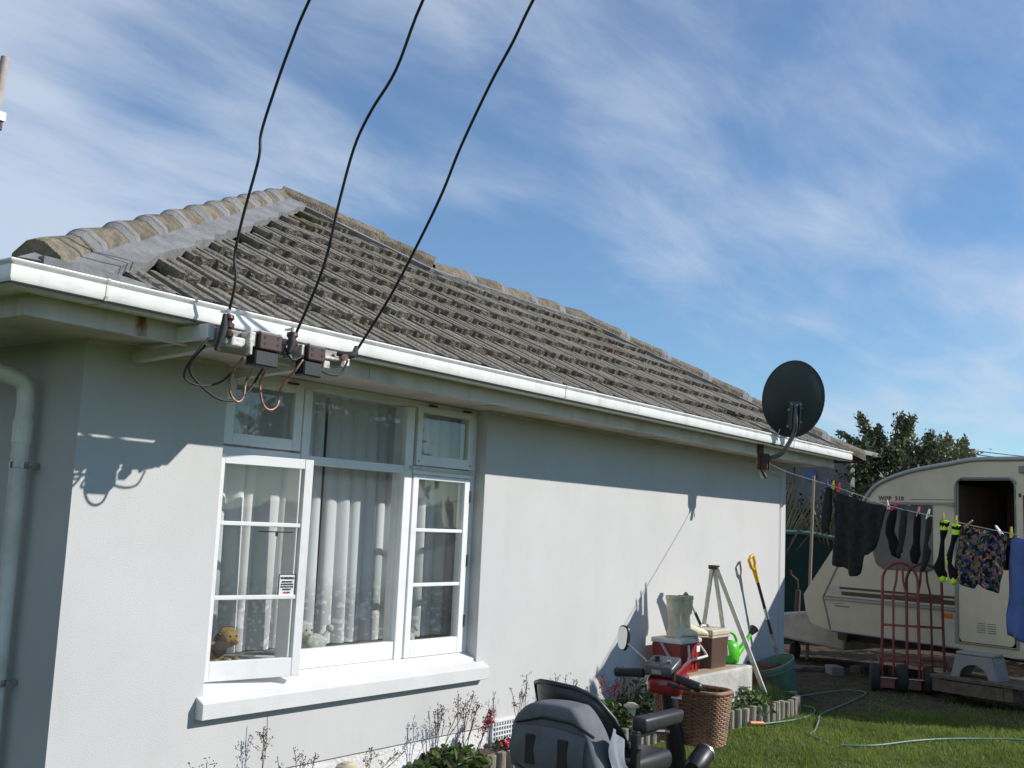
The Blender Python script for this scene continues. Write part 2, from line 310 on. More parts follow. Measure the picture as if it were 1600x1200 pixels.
# ================================================================ GROUND
def ground():
    b = MB()
    xs = [-400, -60, -10, 0, 3, 6, 8, 10, 12, 16, 30, 80, 600]; ys = [-400, -60, -10, -2, 0, 2, 3, 4, 5, 8, 20, 80, 600]
    for i in range(len(xs)-1):
        for j in range(len(ys)-1):
            b.add([(xs[i],ys[j],0),(xs[i+1],ys[j],0),(xs[i+1],ys[j+1],0),(xs[i],ys[j+1],0)], [(0,1,2,3)])
    M = bpy.data.materials.new('lawn_soil'); M.use_nodes = True; t = M.node_tree; p = t.nodes['Principled BSDF']; p.inputs['Roughness'].default_value = .95; p.inputs['Specular IOR Level'].default_value = .1
    g = t.nodes.new('ShaderNodeNewGeometry'); nz = t.nodes.new('ShaderNodeTexNoise'); nz.inputs['Scale'].default_value = 9; nz.inputs['Detail'].default_value = 9; t.links.new(g.outputs['Position'], nz.inputs[0])
    cr = t.nodes.new('ShaderNodeValToRGB'); cr.color_ramp.elements[0].position = .35; cr.color_ramp.elements[0].color = (.035, .055, .014, 1); cr.color_ramp.elements[1].position = .65; cr.color_ramp.elements[1].color = (.085, .10, .03, 1); t.links.new(nz.outputs[0], cr.inputs[0])
    cr2 = t.nodes.new('ShaderNodeValToRGB'); cr2.color_ramp.elements[0].position = .35; cr2.color_ramp.elements[0].color = (.05, .04, .03, 1); cr2.color_ramp.elements[1].position = .7; cr2.color_ramp.elements[1].color = (.12, .09, .065, 1); t.links.new(nz.outputs[0], cr2.inputs[0])
    # bare earth where feet and wheels wear the lawn: near the caravan and by the bed's far end
    sx = t.nodes.new('ShaderNodeSeparateXYZ'); t.links.new(g.outputs['Position'], sx.inputs[0])
    n3 = t.nodes.new('ShaderNodeTexNoise'); n3.inputs['Scale'].default_value = 1.3; n3.inputs['Detail'].default_value = 5; t.links.new(g.outputs['Position'], n3.inputs[0])
    a = t.nodes.new('ShaderNodeMath'); a.operation = 'MULTIPLY_ADD'; t.links.new(sx.outputs[1], a.inputs[0]); a.inputs[1].default_value = .55; t.links.new(sx.outputs[0], a.inputs[2])
    a2 = t.nodes.new('ShaderNodeMath'); a2.operation = 'MULTIPLY_ADD'; t.links.new(n3.outputs[0], a2.inputs[0]); a2.inputs[1].default_value = 1.6; t.links.new(a.outputs[0], a2.inputs[2])
    rg = t.nodes.new('ShaderNodeMapRange'); t.links.new(a2.outputs[0], rg.inputs[0]); rg.inputs[1].default_value = 12.1; rg.inputs[2].default_value = 12.7
    mm = t.nodes.new('ShaderNodeMix'); mm.data_type = 'RGBA'; t.links.new(rg.outputs[0], mm.inputs[0]); t.links.new(cr.outputs[0], mm.inputs[6]); t.links.new(cr2.outputs[0], mm.inputs[7]); t.links.new(mm.outputs[2], p.inputs['Base Color'])
    bn = t.nodes.new('ShaderNodeBump'); bn.inputs['Distance'].default_value = .03; t.links.new(nz.outputs[0], bn.inputs['Height']); t.links.new(bn.outputs[0], p.inputs['Normal'])
    o = part('ground', b, M); tag(o, kind='structure')
ground()
def fnoise(x, y):
    return (np.sin(x*1.7+y*2.3)+np.sin(x*3.9-y*1.1+1.3)+np.sin(-x*2.2+y*5.1+.7))/3
def grass():
    n = 150000
    x = RNG.uniform(4.6, 13.2, n); y = RNG.uniform(.2, 4.2, n)
    bedline = np.interp(x, [4, 6.5, 8, 8.6, 9.4, 9.6], [4.0, 3.86, 3.70, 3.62, 3.66, 4.3])
    worn = x+.55*y+1.2*(fnoise(x*1.5, y*1.5)*.5+.5) > 12.4+RNG.uniform(-.4, .5, n)
    keep = (y < bedline-.02) & ~(worn & (RNG.random(n) > .10))
    bare = ((x-9.75)**2/.25+(y-3.35)**2/.10 < 1) & (RNG.random(n) > .15)
    keep &= ~bare
    x, y = x[keep], y[keep]; n = len(x)
    h = RNG.uniform(.012, .040, n)*(1+.55*fnoise(x*3, y*3))*(1+.35*fnoise(x*11, y*9)); a = RNG.uniform(0, 6.283, n); w = RNG.uniform(.0018, .004, n)
    lx, ly = RNG.normal(0, .013, n), RNG.normal(0, .013, n)
    V = np.zeros((n, 3, 3)); V[:,0] = np.stack([x-w*np.cos(a), y-w*np.sin(a), np.zeros(n)], 1); V[:,1] = np.stack([x+w*np.cos(a), y+w*np.sin(a), np.zeros(n)], 1); V[:,2] = np.stack([x+lx, y+ly, h], 1)
    me = bpy.data.meshes.new('grass'); me.vertices.add(3*n); me.vertices.foreach_set('co', V.ravel()); me.loops.add(3*n); me.loops.foreach_set('vertex_index', np.arange(3*n)); me.polygons.add(n); me.polygons.foreach_set('loop_start', np.arange(0, 3*n, 3)); me.update(calc_edges=True)
    me.materials.append(m_blade); o = bpy.data.objects.new('grass', me); COL.objects.link(o); tag(o, 'short green lawn grass in front of the house', 'grass', kind='stuff')
grass()

# ================================================================ HOUSE
WY = 4.30; X0, X1 = 2.60, 10.55; SOF = 2.268; FY = 3.85; GY = 3.70
house = thing('house', 'single storey pale grey plastered house with hipped concrete tile roof', 'house', (X0, WY, 0))
OX0, OX1, OZ0 = 3.385, 5.505, .645        # window opening
WT = .22
w = MB()
def wall_rect(x0, x1, z0, z1): w.box((x0, WY, z0), (x1, WY+WT, z1))
wall_rect(X0, OX0, .232, SOF); wall_rect(OX1, X1, .232, SOF); wall_rect(OX0, OX1, .232, OZ0)
w.box((X0, WY+WT, .232), (X0+WT, 9.3, SOF)); w.box((X1-WT, WY+WT, .232), (X1, 9.3, SOF)); w.box((X0, 9.3, .232), (X1, 9.5, SOF))
wo = part('wall', w, m_wall, house)
# merge the seams of the wall faces
pl = MB(); pl.box((X0+.012, WY+.012, -.05), (X1-.012, WY+.3, .232)); pl.box((X0+.012, WY+.3, -.05), (X0+.3, 9.4, .232)); pl.box((X1-.3, WY+.3, -.05), (X1-.012, 9.4, .232))
part('foundation', pl, m_plinth, house)
rm = MB(); rm.box((X0+WT, 6.4, .3), (X1-WT, 6.45, SOF)); rm.box((X0+WT, WY+WT, .35), (X1-WT, 6.4, .4)); rm.box((X0+WT, WY+WT, SOF-.03), (X1-WT, 6.4, SOF-.005)); rm.box((7.0, WY+WT, .4), (7.05, 6.4, SOF-.03))
part('room', rm, m_room, house)
# soffit and fascia
so_ = MB(); FX0, FX1 = 2.06, 10.70
so_.box((FX0+.02, FY+.02, SOF), (FX1-.0, WY+.0, SOF+.01)); so_.box((FX0+.02, WY, SOF), (X0, 9.6, SOF+.01)); so_.box((X0, WY, SOF), (X1, WY+.3, SOF+.01)); so_.box((X1, WY, SOF), (FX1, 9.6, SOF+.01))
part('soffit', so_, m_soffit, house)
for x0 in (3.0, 5.25, 7.45, 9.3):
    b = MB(); b.box((x0, FY+.025, SOF-.006), (x0+.045, WY-.004, SOF-.0005)); part('soffit_batten', b, m_soffit, house)
b = MB(); b.box((OX1+.12, WY-.02, SOF-.022), (X1, WY-.001, SOF-.001)); b.box((X0+.0, WY-.02, SOF-.022), (OX0-.05, WY-.001, SOF-.001)); part('soffit_bead', b, m_soffit, house)
fx = [FX0, 3.92, 6.15, 8.6, FX1]
for a, c in zip(fx[:-1], fx[1:]):
    b = MB(); b.box((a+.001, FY, 2.238), (c-.001, FY+.022, 2.40)); part('fascia_board', b, m_fascia, house, bevel=.002)
b = MB(); b.box((FX0, FY+.024, 2.238), (FX0+.022, 9.6, 2.40)); part('fascia_board', b, m_fascia, house, bevel=.002)
b = MB(); b.box((FX1-.025, FY+.024, 2.25), (FX1-.003, 9.6, 2.40)); part('fascia_board', b, m_fascia, house, bevel=.002)
# rust stain where a nail bleeds through the fascia
def rust_decal():
    M, t, o = nodes_of('rust_stain'); tr = t.nodes.new('ShaderNodeBsdfTransparent'); df = t.nodes.new('ShaderNodeBsdfDiffuse'); df.inputs[0].default_value = (.30, .13, .04, 1)
    g = t.nodes.new('ShaderNodeNewGeometry'); vm = t.nodes.new('ShaderNodeVectorMath'); vm.operation = 'SUBTRACT'; t.links.new(g.outputs['Position'], vm.inputs[0]); vm.inputs[1].default_value = (2.565, FY, 2.30)
    sc = t.nodes.new('ShaderNodeVectorMath'); sc.operation = 'MULTIPLY'; t.links.new(vm.outputs[0], sc.inputs[0]); sc.inputs[1].default_value = (24, 0, 11)
    ln = t.nodes.new('ShaderNodeVectorMath'); ln.operation = 'LENGTH'; t.links.new(sc.outputs[0], ln.inputs[0])
    nz = t.nodes.new('ShaderNodeTexNoise'); nz.inputs['Scale'].default_value = 40; t.links.new(g.outputs['Position'], nz.inputs[0])
    ad = t.nodes.new('ShaderNodeMath'); ad.operation = 'ADD'; t.links.new(ln.outputs['Value'], ad.inputs[0]); t.links.new(nz.outputs[0], ad.inputs[1])
    rg = t.nodes.new('ShaderNodeMapRange'); t.links.new(ad.outputs[0], rg.inputs[0]); rg.inputs[1].default_value = .6; rg.inputs[2].default_value = 1.35; rg.inputs[3].default_value = .85; rg.inputs[4].default_value = 0
    ms = t.nodes.new('ShaderNodeMixShader'); t.links.new(rg.outputs[0], ms.inputs[0]); t.links.new(tr.outputs[0], ms.inputs[1]); t.links.new(df.outputs[0], ms.inputs[2]); t.links.new(ms.outputs[0], o.inputs[0])
    b = MB(); b.add([(2.49, FY-.002, 2.24), (2.64, FY-.002, 2.24), (2.64, FY-.002, 2.37), (2.49, FY-.002, 2.37)], [(0,1,2,3)]); part('rust_stain', b, M, house)
rust_decal()
# gutter
GX0, GX1 = 1.915, 10.84; GT = 2.412
prof = [(FY-.004, 2.41), (FY-.004, 2.322), (GY+.045, 2.318), (GY+.012, 2.330), (GY+.004, 2.345), (GY+.004, 2.388), (GY+.014, 2.391), (GY+.014, 2.398), (GY, 2.400), (GY-.004, 2.406), (GY, GT), (GY+.012, GT), (GY+.018, 2.405), (GY+.018, 2.35), (GY+.05, 2.332), (FY-.012, 2.332), (FY-.012, 2.41)]
def gutter_run(x0, x1, mitre=0):
    b = MB(); vs = []
    for (y, z) in prof: vs.append((x0+(y-GY if mitre else 0), y, z))
    for (y, z) in prof: vs.append((x1, y, z))
    n = len(prof); b.add(vs, [(i, (i+1) % n, n+(i+1) % n, n+i) for i in range(n)]+[tuple(range(n)), tuple(range(n, 2*n))[::-1]]); return b
gt = part('gutter', gutter_run(GX0, GX1, 1), m_pvc, house, smooth=40, label='long white front gutter')
b = MB(); vs = []
for (y, z) in prof: vs.append((GX0+(y-GY), y, z))
for (y, z) in prof: vs.append((GX0+(y-GY), 9.7, z))
n = len(prof); b.add(vs, [(i, (i+1) % n, n+(i+1) % n, n+i) for i in range(n)]); part('gutter', b, m_pvc, house, smooth=40, label='side gutter at the near corner')
for jx in (2.30, 5.52, 9.27):
    b = MB(); pr = [(y-(.003 if y < GY+.03 else 0), z+(.002 if z > 2.4 else (-.003 if z < 2.34 else 0))) for y, z in prof[1:12]]
    n = len(pr); b.add([(jx, y, z) for y, z in pr]+[(jx+.012 if jx != 9.27 else jx+.05, y, z) for y, z in pr], [(i, i+1, n+i+1, n+i) for i in range(n-1)]+[tuple(range(n)), tuple(range(n, 2*n))[::-1]])
    part('gutter_joint', b, m_pipe if jx != 9.27 else m_pvc, gt)
b = MB(); b.box((GX1, GY-.003, 2.318), (GX1+.008, FY-.004, 2.414)); part('gutter_end_cap', b, mat('end_cap_rust', (.20, .05, .04), .6), gt, bevel=.002)

# ---------------- roof
P_ = .60; cp2 = 1/math.sqrt(1+P_*P_); sp2 = P_*cp2
EY = 3.765; EZ = 2.37+P_*(EY-3.7)-.037
A_ = Vector((5.50, 6.51, 0)); B_ = Vector((6.44, 5.73, 0)); C_ = Vector((8.68, 5.70, 0)); Rr = Vector((11.0, 3.70, 0)); Lr = Vector((1.90, 3.70, 0))
def rz(y): return 2.37+P_*(y-3.7)
for q in (A_, B_, C_, Rr, Lr): q.z = rz(q.y)
def xl(y): return Lr.x+(y-Lr.y)*(A_.x-Lr.x)/(A_.y-Lr.y)
def xr(y):
    if y < C_.y: return Rr.x+(y-Rr.y)*(C_.x-Rr.x)/(C_.y-Rr.y)
    if y < B_.y: return C_.x
    return B_.x+(y-B_.y)*(A_.x-B_.x)/(A_.y-B_.y)
ud = MB(); dn = .06
def U(v, d=dn): return (v.x, v.y, v.z-d)
bl = Vector((Lr.x, 9.6, Lr.z)); br = Vector((Rr.x, 9.6, Rr.z)); A2 = Vector((5.5, 9.6, A_.z)); C2 = Vector((8.68, 9.6, C_.z)); B2 = Vector((6.44, 9.6, B_.z))
ud.add([U(Lr), U(Rr), U(C_), U(B_), U(A_)], [(0,1,2,3,4)])
ud.add([U(Lr), U(A_), U(A2), U(bl)], [(0,1,2,3)]); ud.add([U(Rr), U(br), U(C2), U(C_)], [(0,1,2,3)]); ud.add([U(A_), U(B_), U(B2), U(A2)], [(0,1,2,3)]); ud.add([U(B_), U(C_), U(C2), U(B2)], [(0,1,2,3)])
part('roof_deck', ud, m_under, house, recalc=False)
# tiles
TW = .2065; CO = .3265
def tile_mesh(var):
    rs = random.Random(var); w_ = TW-.006; l_ = .375
    pr = [(0,-.004),(.02,.018),(.10,.021),(.19,.020),(.27,.003),(.44,.002),(.50,.016),(.62,.021),(.74,.019),(.80,.003),(.95,.001),(1,-.004)]
    b = MB(); n = len(pr)
    jit = [rs.uniform(-.012, .012)*(1 if 0 < i < n-1 else .3) for i in range(n)]
    fr = [(u*w_, jit[i]-.006*math.sin(u*math.pi*2), h*.85+.047) for i, (u, h) in enumerate(pr)]; bk = [(u*w_, l_, h+.004) for u, h in pr]; lo = [(u*w_, jit[i]-.006*math.sin(u*math.pi*2)+.003, -.012+.2*h) for i, (u, h) in enumerate(pr)]
    b.add(fr+bk, [(i, i+1, n+i+1, n+i) for i in range(n-1)])
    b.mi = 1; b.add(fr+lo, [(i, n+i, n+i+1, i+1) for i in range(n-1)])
    b.mi = 0; b.add([fr[0], bk[0], (0, l_, -.01), (0, .004, 0)], [(0,1,2,3)]); b.add([fr[-1], bk[-1], (w_, l_, -.01), (w_, .004, 0)], [(0,3,2,1)])
    return b
tm = [tile_mesh(k).mesh('roof_tile', [m_tile, m_tilefront], off=(0,0,0), recalc=False) for k in range(5)]
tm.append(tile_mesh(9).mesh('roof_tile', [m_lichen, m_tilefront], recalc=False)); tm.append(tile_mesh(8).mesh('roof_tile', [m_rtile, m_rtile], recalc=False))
spots = []
for r_ in range(10):
    sv = r_*CO; y = EY+sv*cp2; z = EZ+sv*sp2; ofs = (r_ % 2)*TW/2+.03*math.sin(r_*2.3)
    ym = y+.20*cp2
    lo, hi = xl(ym), xr(ym); lo += .15 if r_ > 0 else .22; hi -= -.02
    x = 1.9+ofs
    while x < hi:
        if x > lo and x+TW*.55 < hi+.06: spots.append((x, y, z, r_))
        x += TW
campos = Vector((0,0,1.55))
spots.sort(key=lambda s_: (Vector(s_[:3])-campos).length)
rotm = Matrix.Rotation(math.atan(P_), 4, 'X')
rest = MB()
for i, (x, y, z, r_) in enumerate(spots):
    rr_ = random.random(); v = 5 if (rr_ < .015 or (r_ > 6 and rr_ < .10)) else random.randrange(5)
    if abs(x-7.9) < .11 and r_ == 4: v = 6
    Mx = Matrix.Translation((x+random.uniform(-.002,.002), y, z+random.uniform(-.002,.003))) @ rotm @ Matrix.Rotation(random.uniform(-.012,.012), 4, 'Y') @ Matrix.Rotation(random.uniform(-.008,.008), 4, 'Z')
    if i < 296:
        o = bpy.data.objects.new('roof_tile', tm[v]); COL.objects.link(o); o.parent = house; o.matrix_local = Matrix.Translation(-house.location) @ Mx
    else:
        src = tm[v if v < 5 else 0]
        rest.mi = 0; base = len(rest.v)
        for vv in src.vertices: rest.v.append(tuple(Mx @ vv.co))
        for p in src.polygons: rest.f.append(tuple(base+k for k in p.vertices)); rest.m.append(p.material_index)
print('tiles', len(spots))
if rest.v: tag(part('roof_tiles', rest, [m_tile, m_tilefront], house, recalc=False), kind='stuff')
# mortar beds and caps
nrm = Vector((0, -sp2, cp2))
def mortar_band(p, q, wd, side, hgt=.040):
    d = (q-p).normalized(); inn = d.cross(nrm)*side
    b = MB(); k = int((q-p).length/.12)
    top0, top1 = [], []
    for i in range(k+1):
        c = p+(q-p)*(i/k); e = wd+random.uniform(-.018, .018)
        top0.append(c+Vector((0,0,.03))); t1_ = c+inn*e+nrm*(hgt+random.uniform(-.004,.004)); lim = 3.755
        if t1_.y < lim: t1_ = t1_+d*((lim-t1_.y)/d.y)
        top1.append(t1_)
    low = [v-nrm*.06 for v in top1]
    vs = top0+top1+low; n = k+1
    b.add(vs, [(i, i+1, n+i+1, n+i) for i in range(k)]+[(n+i, n+i+1, 2*n+i+1, 2*n+i) for i in range(k)])
    return b
part('mortar_bed', mortar_band(Lr+(A_-Lr).normalized()*.08, A_, .225, 1), m_mortar, house, smooth=50)
b = MB()
fz = [2.455, 2.453, 2.456, 2.452, 2.447, 2.440, 2.428]; fp = [(2.06+k*.085, fz[k]) for k in range(7)]
b.prism([(2.06, 2.33), (2.57, 2.33)]+fp[::-1], .09, Matrix(((1,0,0,0),(0,0,-1,3.833),(0,1,0,0),(0,0,0,1))))
part('mortar_fillet', b, m_mortar, house)
part('mortar_bed', mortar_band(A_, B_+(B_-A_).normalized()*.12, .20, 1, .035), m_mortar, house, smooth=50)
part('mortar_bed', mortar_band(B_-(C_-B_).normalized()*.15, C_+(C_-B_).normalized()*.05, .17, 1, .035), m_mortar, house, smooth=50)
part('mortar_bed', mortar_band(C_, Rr, .17, 1, .035), m_mortar, house, smooth=50)
def cap_run(p, q, n, w0=.115, h0=.075, mats=None, joint=True, lift=.03):
    d = (q-p); l = d.length/n; d.normalize(); a = d.cross(Vector((0,0,1))).normalized(); upv = a.cross(d).normalized()
    for i in range(n):
        s0, s1 = i*l-.02, (i+1)*l+.015
        b = MB(); rings = []
        for t, k, hh in ((s0, 1.06, lift+.018), (s0+.06, 1.06, lift+.018), (s1, .92, lift)):
            c = p+d*t
            rings.append([c+a*(x_*w0*k)+upv*(z_*h0*k+hh) for x_, z_ in ((-1.12,-1.35),(-.95,-.05),(-.35,.85),(0,1.0),(.35,.85),(.95,-.05),(1.12,-1.35))])
        vs = [v for r_ in rings for v in r_]; m_ = 7
        b.add(vs, [(k*m_+j, k*m_+j+1, (k+1)*m_+j+1, (k+1)*m_+j) for k in range(2) for j in range(m_-1)]+[tuple(range(m_))])
        c0 = p+d*s0
        co = part('ridge_cap', b, mats[i] if isinstance(mats, list) else mats, house, at=c0, bevel=.003)
        if joint and i > 0:
            b = MB(); rings = []
            for t, k, hh in ((s0-.05, .97, lift+.004), (s0-.012, 1.05, lift+.014), (s0+.03, 1.075, lift+.020), (s0+.065, 1.07, lift+.018)):
                c = p+d*t; rings.append([c+a*(x_*w0*k)+upv*(z_*h0*k+hh) for x_, z_ in ((-1.12,-1.35),(-.95,-.05),(-.35,.85),(0,1.0),(.35,.85),(.95,-.05),(1.12,-1.35))])
            b.add([v for r_ in rings for v in r_], [(k*m_+j, k*m_+j+1, (k+1)*m_+j+1, (k+1)*m_+j) for k in range(3) for j in range(m_-1)]); part('mortar_joint', b, m_mortar, house, at=c0, smooth=50)
cap_run(Lr+(A_-Lr).normalized()*.27, A_, 11, w0=.092, h0=.055, lift=.004, mats=[m_cap]*11)
cap_run(B_, A_, 3, w0=.10, h0=.06, mats=m_cap, joint=False)
cap_run(C_, B_, 5, w0=.10, h0=.045, mats=m_cap, joint=True, lift=.015)
cap_run(Rr, C_, 7, w0=.10, h0=.05, mats=m_cap, joint=True, lift=.02)

# ---------------- window (frame plane)
FYW = 4.385
win = MB()
win.box((OX0+.0, FYW-.0, OZ0), (OX0+.05, FYW+.10, SOF-.002)); win.box((5.455, FYW, OZ0), (OX1, FYW+.10, SOF-.002))
win.box((OX0+.052, FYW+.002, 2.222), (5.453, FYW+.10, SOF-.002)); win.box((OX0+.052, FYW, OZ0), (5.453, FYW+.10, .705))
window = part('window_frame', win, m_white, house, at=(OX0, FYW, OZ0), bevel=.003)
def sub(name, b, mt, parent=window, **k): return part(name, b, mt, parent, **k)
for x0, x1 in ((3.975, 4.035), (4.815, 4.885)):
    b = MB(); b.box((x0, FYW-.004, .707), (x1, FYW+.098, 2.220)); sub('mullion', b, m_white, bevel=.003)
for x0, x1, z0, z1, pr_ in ((3.437, 3.973, 1.815, 1.865, .0), (4.037, 4.813, 1.812, 1.858, .0), (4.887, 5.453, 1.812, 1.862, .012)):
    b = MB(); b.box((x0, FYW-.002-pr_, z0), (x1, FYW+.09, z1)); sub('transom', b, m_white, bevel=.003)
b = MB(); b.box((4.86, FYW-.03, 1.838), (5.47, FYW-.006, 1.862)); sub('drip_moulding', b, m_cream, bevel=.003)
def sash(x0, x1, z0, z1, st, top, bot, y=FYW-.012, th=.04, mt=m_white, bars=(), name='top_sash'):
    b = MB(); b.box((x0, y, z0), (x0+st, y+th, z1)); b.box((x1-st, y, z0), (x1, y+th, z1)); b.box((x0+st, y+.0008, z0), (x1-st, y+th-.0008, z0+bot)); b.box((x0+st, y+.0008, z1-top), (x1-st, y+th-.0008, z1))
    s_ = part(name, b, mt, house, at=((x0, y, z0)), bevel=.0025)
    zs = [z0+bot]+list(bars)+[z1-top]
    for zb in bars:
        q = MB(); q.box((x0+st+.0005, y+.004, zb-.011), (x1-st-.0005, y+th-.004, zb+.011)); part('glazing_bar', q, mt, s_, bevel=.003)
    for i in range(len(zs)-1):
        q = MB(); a_ = zs[i]+(.0115 if i else 0.0005); c_ = zs[i+1]-(.0115 if i < len(zs)-2 else .0005)
        q.add([(x0+st, y+th*.5, a_), (x1-st, y+th*.5, a_), (x1-st, y+th*.5, c_), (x0+st, y+th*.5, c_)], [(0,1,2,3)]); part('glass_pane', q, m_glass, s_, recalc=False)
    return s_
tsl = sash(3.447, 3.968, 1.875, 2.232, .062, .045, .062, label if False else FYW-.006) if False else sash(3.447, 3.968, 1.875, 2.232, .06, .045, .06, FYW-.004)
tsr = sash(4.905, 5.448, 1.868, 2.238, .045, .042, .065, FYW-.014)
for x in (5.0, 5.34):
    q = MB(); q.cyl((x, FYW-.016, 2.243), (x+.07, FYW-.016, 2.246), .007); part('hinge', q, m_rust, tsr)
for x in (3.5, 3.85):
    q = MB(); q.cyl((x, FYW-.006, 2.236), (x+.07, FYW-.006, 2.238), .006); part('hinge', q, m_rust, tsl)
for x in (4.925, 5.43):
    q = MB(); q.cyl((x, FYW-.018, 1.895), (x, FYW-.013, 1.895), .007, n=8); part('screw_head', q, m_steel, tsr)
# fixed centre panes
b = MB(); b.box((4.037, FYW+.004, .707), (4.813, FYW+.05, .81)); sub('bottom_rail', b, m_white, bevel=.003)
for z0, z1 in ((.81, 1.811), (1.859, 2.219)):
    q = MB(); q.add([(4.036, FYW+.03, z0), (4.814, FYW+.03, z0), (4.814, FYW+.03, z1), (4.036, FYW+.03, z1)], [(0,1,2,3)]); sub('glass_pane', q, m_glass, recalc=False)
casR = sash(4.893, 5.446, .708, 1.808, .052, .026, .10, FYW-.010, bars=(1.472, 1.139), name='casement')
for z in (1.66, 1.25, .87):
    q = MB(); q.cyl((5.45, FYW-.014, z), (5.45, FYW-.014, z+.075), .006, n=8); part('hinge', q, m_rust, casR)
# open casement, hinged on the left jamb
casL = sash(0, .565, 0, 1.125, .052, .052, .095, 0, bars=(.775, .405), name='open_casement')
hx = Vector((3.40, FYW-.02, .702)); ang = R(-11.5)
casL.location = hx-house.location; casL.rotation_euler = (0, 0, ang)
for c in casL.children: c.location = (0, 0, 0)
for c in casL.children:      # meshes of the children were built about the same local origin
    pass
casL['label'] = 'left casement standing slightly open'
q = MB(); q.box((.30, .055, .735), (.50, .067, .741)); q.box((.40, .052, .715), (.41, .064, .735)); st_ = part('casement_stay', q, m_rust, None, at=(0,0,0)); st_.parent = casL
def text_mesh(txt, size, loc, rot, mt, align='CENTER', ext=.0008, spacing=1.0, bold=0.0):
    cu = bpy.data.curves.new('text', 'FONT'); cu.body = txt; cu.size = size; cu.align_x = align; cu.extrude = ext; cu.space_character = spacing; cu.offset = bold; cu.resolution_u = 2
    o = bpy.data.objects.new('text', cu); COL.objects.link(o); bpy.context.view_layer.update()
    me = bpy.data.meshes.new_from_object(o); COL.objects.unlink(o); bpy.data.objects.remove(o)
    return me
def add_text(mb, txt, size, M, align='CENTER', bold=0.0, spacing=1.0):
    me = text_mesh(txt, size, None, None, None, align, bold=bold, spacing=spacing)
    o = len(mb.v)
    for v in me.vertices: mb.v.append(tuple(M @ v.co))
    for p in me.polygons: mb.f.append(tuple(o+k for k in p.vertices)); mb.m.append(mb.mi)
m_ink = mat('black_ink', (.02, .02, .02), .6); m_redink = mat('red_ink', (.45, .03, .02), .6); m_paper = mat('sticker_white', (.75, .75, .73), .5)
b = MB(); b.mi = 0; b.box((.415, .012, .413), (.505, .0165, .518)); b.mi = 1; b.box((.411, .014, .409), (.509, .018, .522))
stc = Matrix.Translation((.46, .0105, 0)) @ Matrix.Rotation(R(90), 4, 'X')
for ty, tx, ts, mi in ((.497, 'WARNING', .0165, 1), (.480, 'ELECTRONIC', .0105, 1), (.467, 'ALARM SYSTEM', .0105, 1), (.454, 'PROTECTS THIS', .0105, 1), (.441, 'PROPERTY', .0105, 1), (.424, 'ALARM', .0125, 2)):
    b.mi = mi; add_text(b, tx, ts, Matrix.Translation((0, 0, ty)) @ stc, bold=.0004)
k_ = part('warning_sticker', b, [m_paper, m_ink, m_redink], None, at=(0,0,0), label='small white alarm warning sticker with a black border', recalc=False); k_.parent = casL
# sill: sloping timber inside the recess, then the masonry sill
b = MB(); b.add([(OX0, FYW, .655), (OX1, FYW, .655), (OX1, FYW, .70), (OX0, FYW, .70), (OX0, 4.315, .640), (OX1, 4.315, .640), (OX1, 4.315, .672), (OX0, 4.315, .672)], [(0,1,5,4),(3,7,6,2),(4,5,6,7),(0,4,7,3),(1,2,6,5),(0,3,2,1)])
part('inner_sill', b, m_white, house, bevel=.002)
b = MB(); b.add([(3.345, 4.245, .545), (5.575, 4.245, .545), (5.575, 4.245, .622), (3.345, 4.245, .622), (3.345, 4.301, .545), (5.575, 4.301, .545), (5.575, 4.301, .650), (3.345, 4.301, .650)], [(0,1,2,3),(4,7,6,5),(3,2,6,7),(0,4,5,1),(0,3,7,4),(1,5,6,2)])
b.add([(OX0+.002, 4.3, .60), (OX1-.002, 4.3, .60), (OX1-.002, 4.3, .650), (OX0+.002, 4.3, .650), (OX0+.002, 4.33, .60), (OX1-.002, 4.33, .60), (OX1-.002, 4.33, .662), (OX0+.002, 4.33, .662)], [(0,1,2,3),(4,7,6,5),(3,2,6,7),(0,4,5,1),(0,3,7,4),(1,5,6,2)])
part('window_sill', b, m_sill, house, bevel=.003)
# right reveal paint is the wall itself; stop bead
# foundation vent
b = MB(); b.box((5.70, 4.285, .085), (5.98, 4.311, .262))
vn = part('vent_frame', MB().box((5.70, 4.29, .085), (5.98, 4.3105, .10)).box((5.70, 4.29, .247), (5.98, 4.3105, .262)).box((5.70, 4.29, .10), (5.712, 4.3105, .247)).box((5.968, 4.29, .10), (5.98, 4.3105, .247)), m_white, house, label='white foundation vent grille')
q = MB(); q.box((5.712, 4.306, .1), (5.968, 4.3095, .247)); part('vent_backing', q, m_dark, vn)
q = MB()
for i in range(1, 9): q.box((5.712+i*.0284-.004, 4.293, .10), (5.712+i*.0284+.004, 4.303, .247))
for i in range(1, 5): q.box((5.712, 4.2935, .10+i*.0294-.004), (5.968, 4.3035, .10+i*.0294+.004))
part('vent_grid', q, m_white, vn)
# downpipe on the side wall
dp = part('downpipe', MB().tube(smooth_path([(2.03, 4.62, 2.31), (2.05, 4.62, 2.19), (2.10, 4.62, 2.155), (2.40, 4.62, 2.10), (2.50, 4.62, 2.07), (2.525, 4.62, 2.0), (2.525, 4.62, 1.9)], 5)+[Vector((2.525, 4.62, 0))], .038, 16), m_pipe, house, smooth=50)
for z in (1.86, 1.70, .75):
    q = MB()
    if z == 1.86: q.cyl((2.525, 4.62, 1.80), (2.525, 4.62, 1.90), .042)
    else: q.cyl((2.525, 4.62, z-.014), (2.525, 4.62, z+.014), .0415); q.box((2.545, 4.575, z-.012), (2.60, 4.59, z+.012)); q.cyl((2.555, 4.55, z), (2.555, 4.58, z), .007, n=8)
    part('pipe_clip' if z != 1.86 else 'pipe_socket', q, m_pipe if z == 1.86 else m_steel, dp)

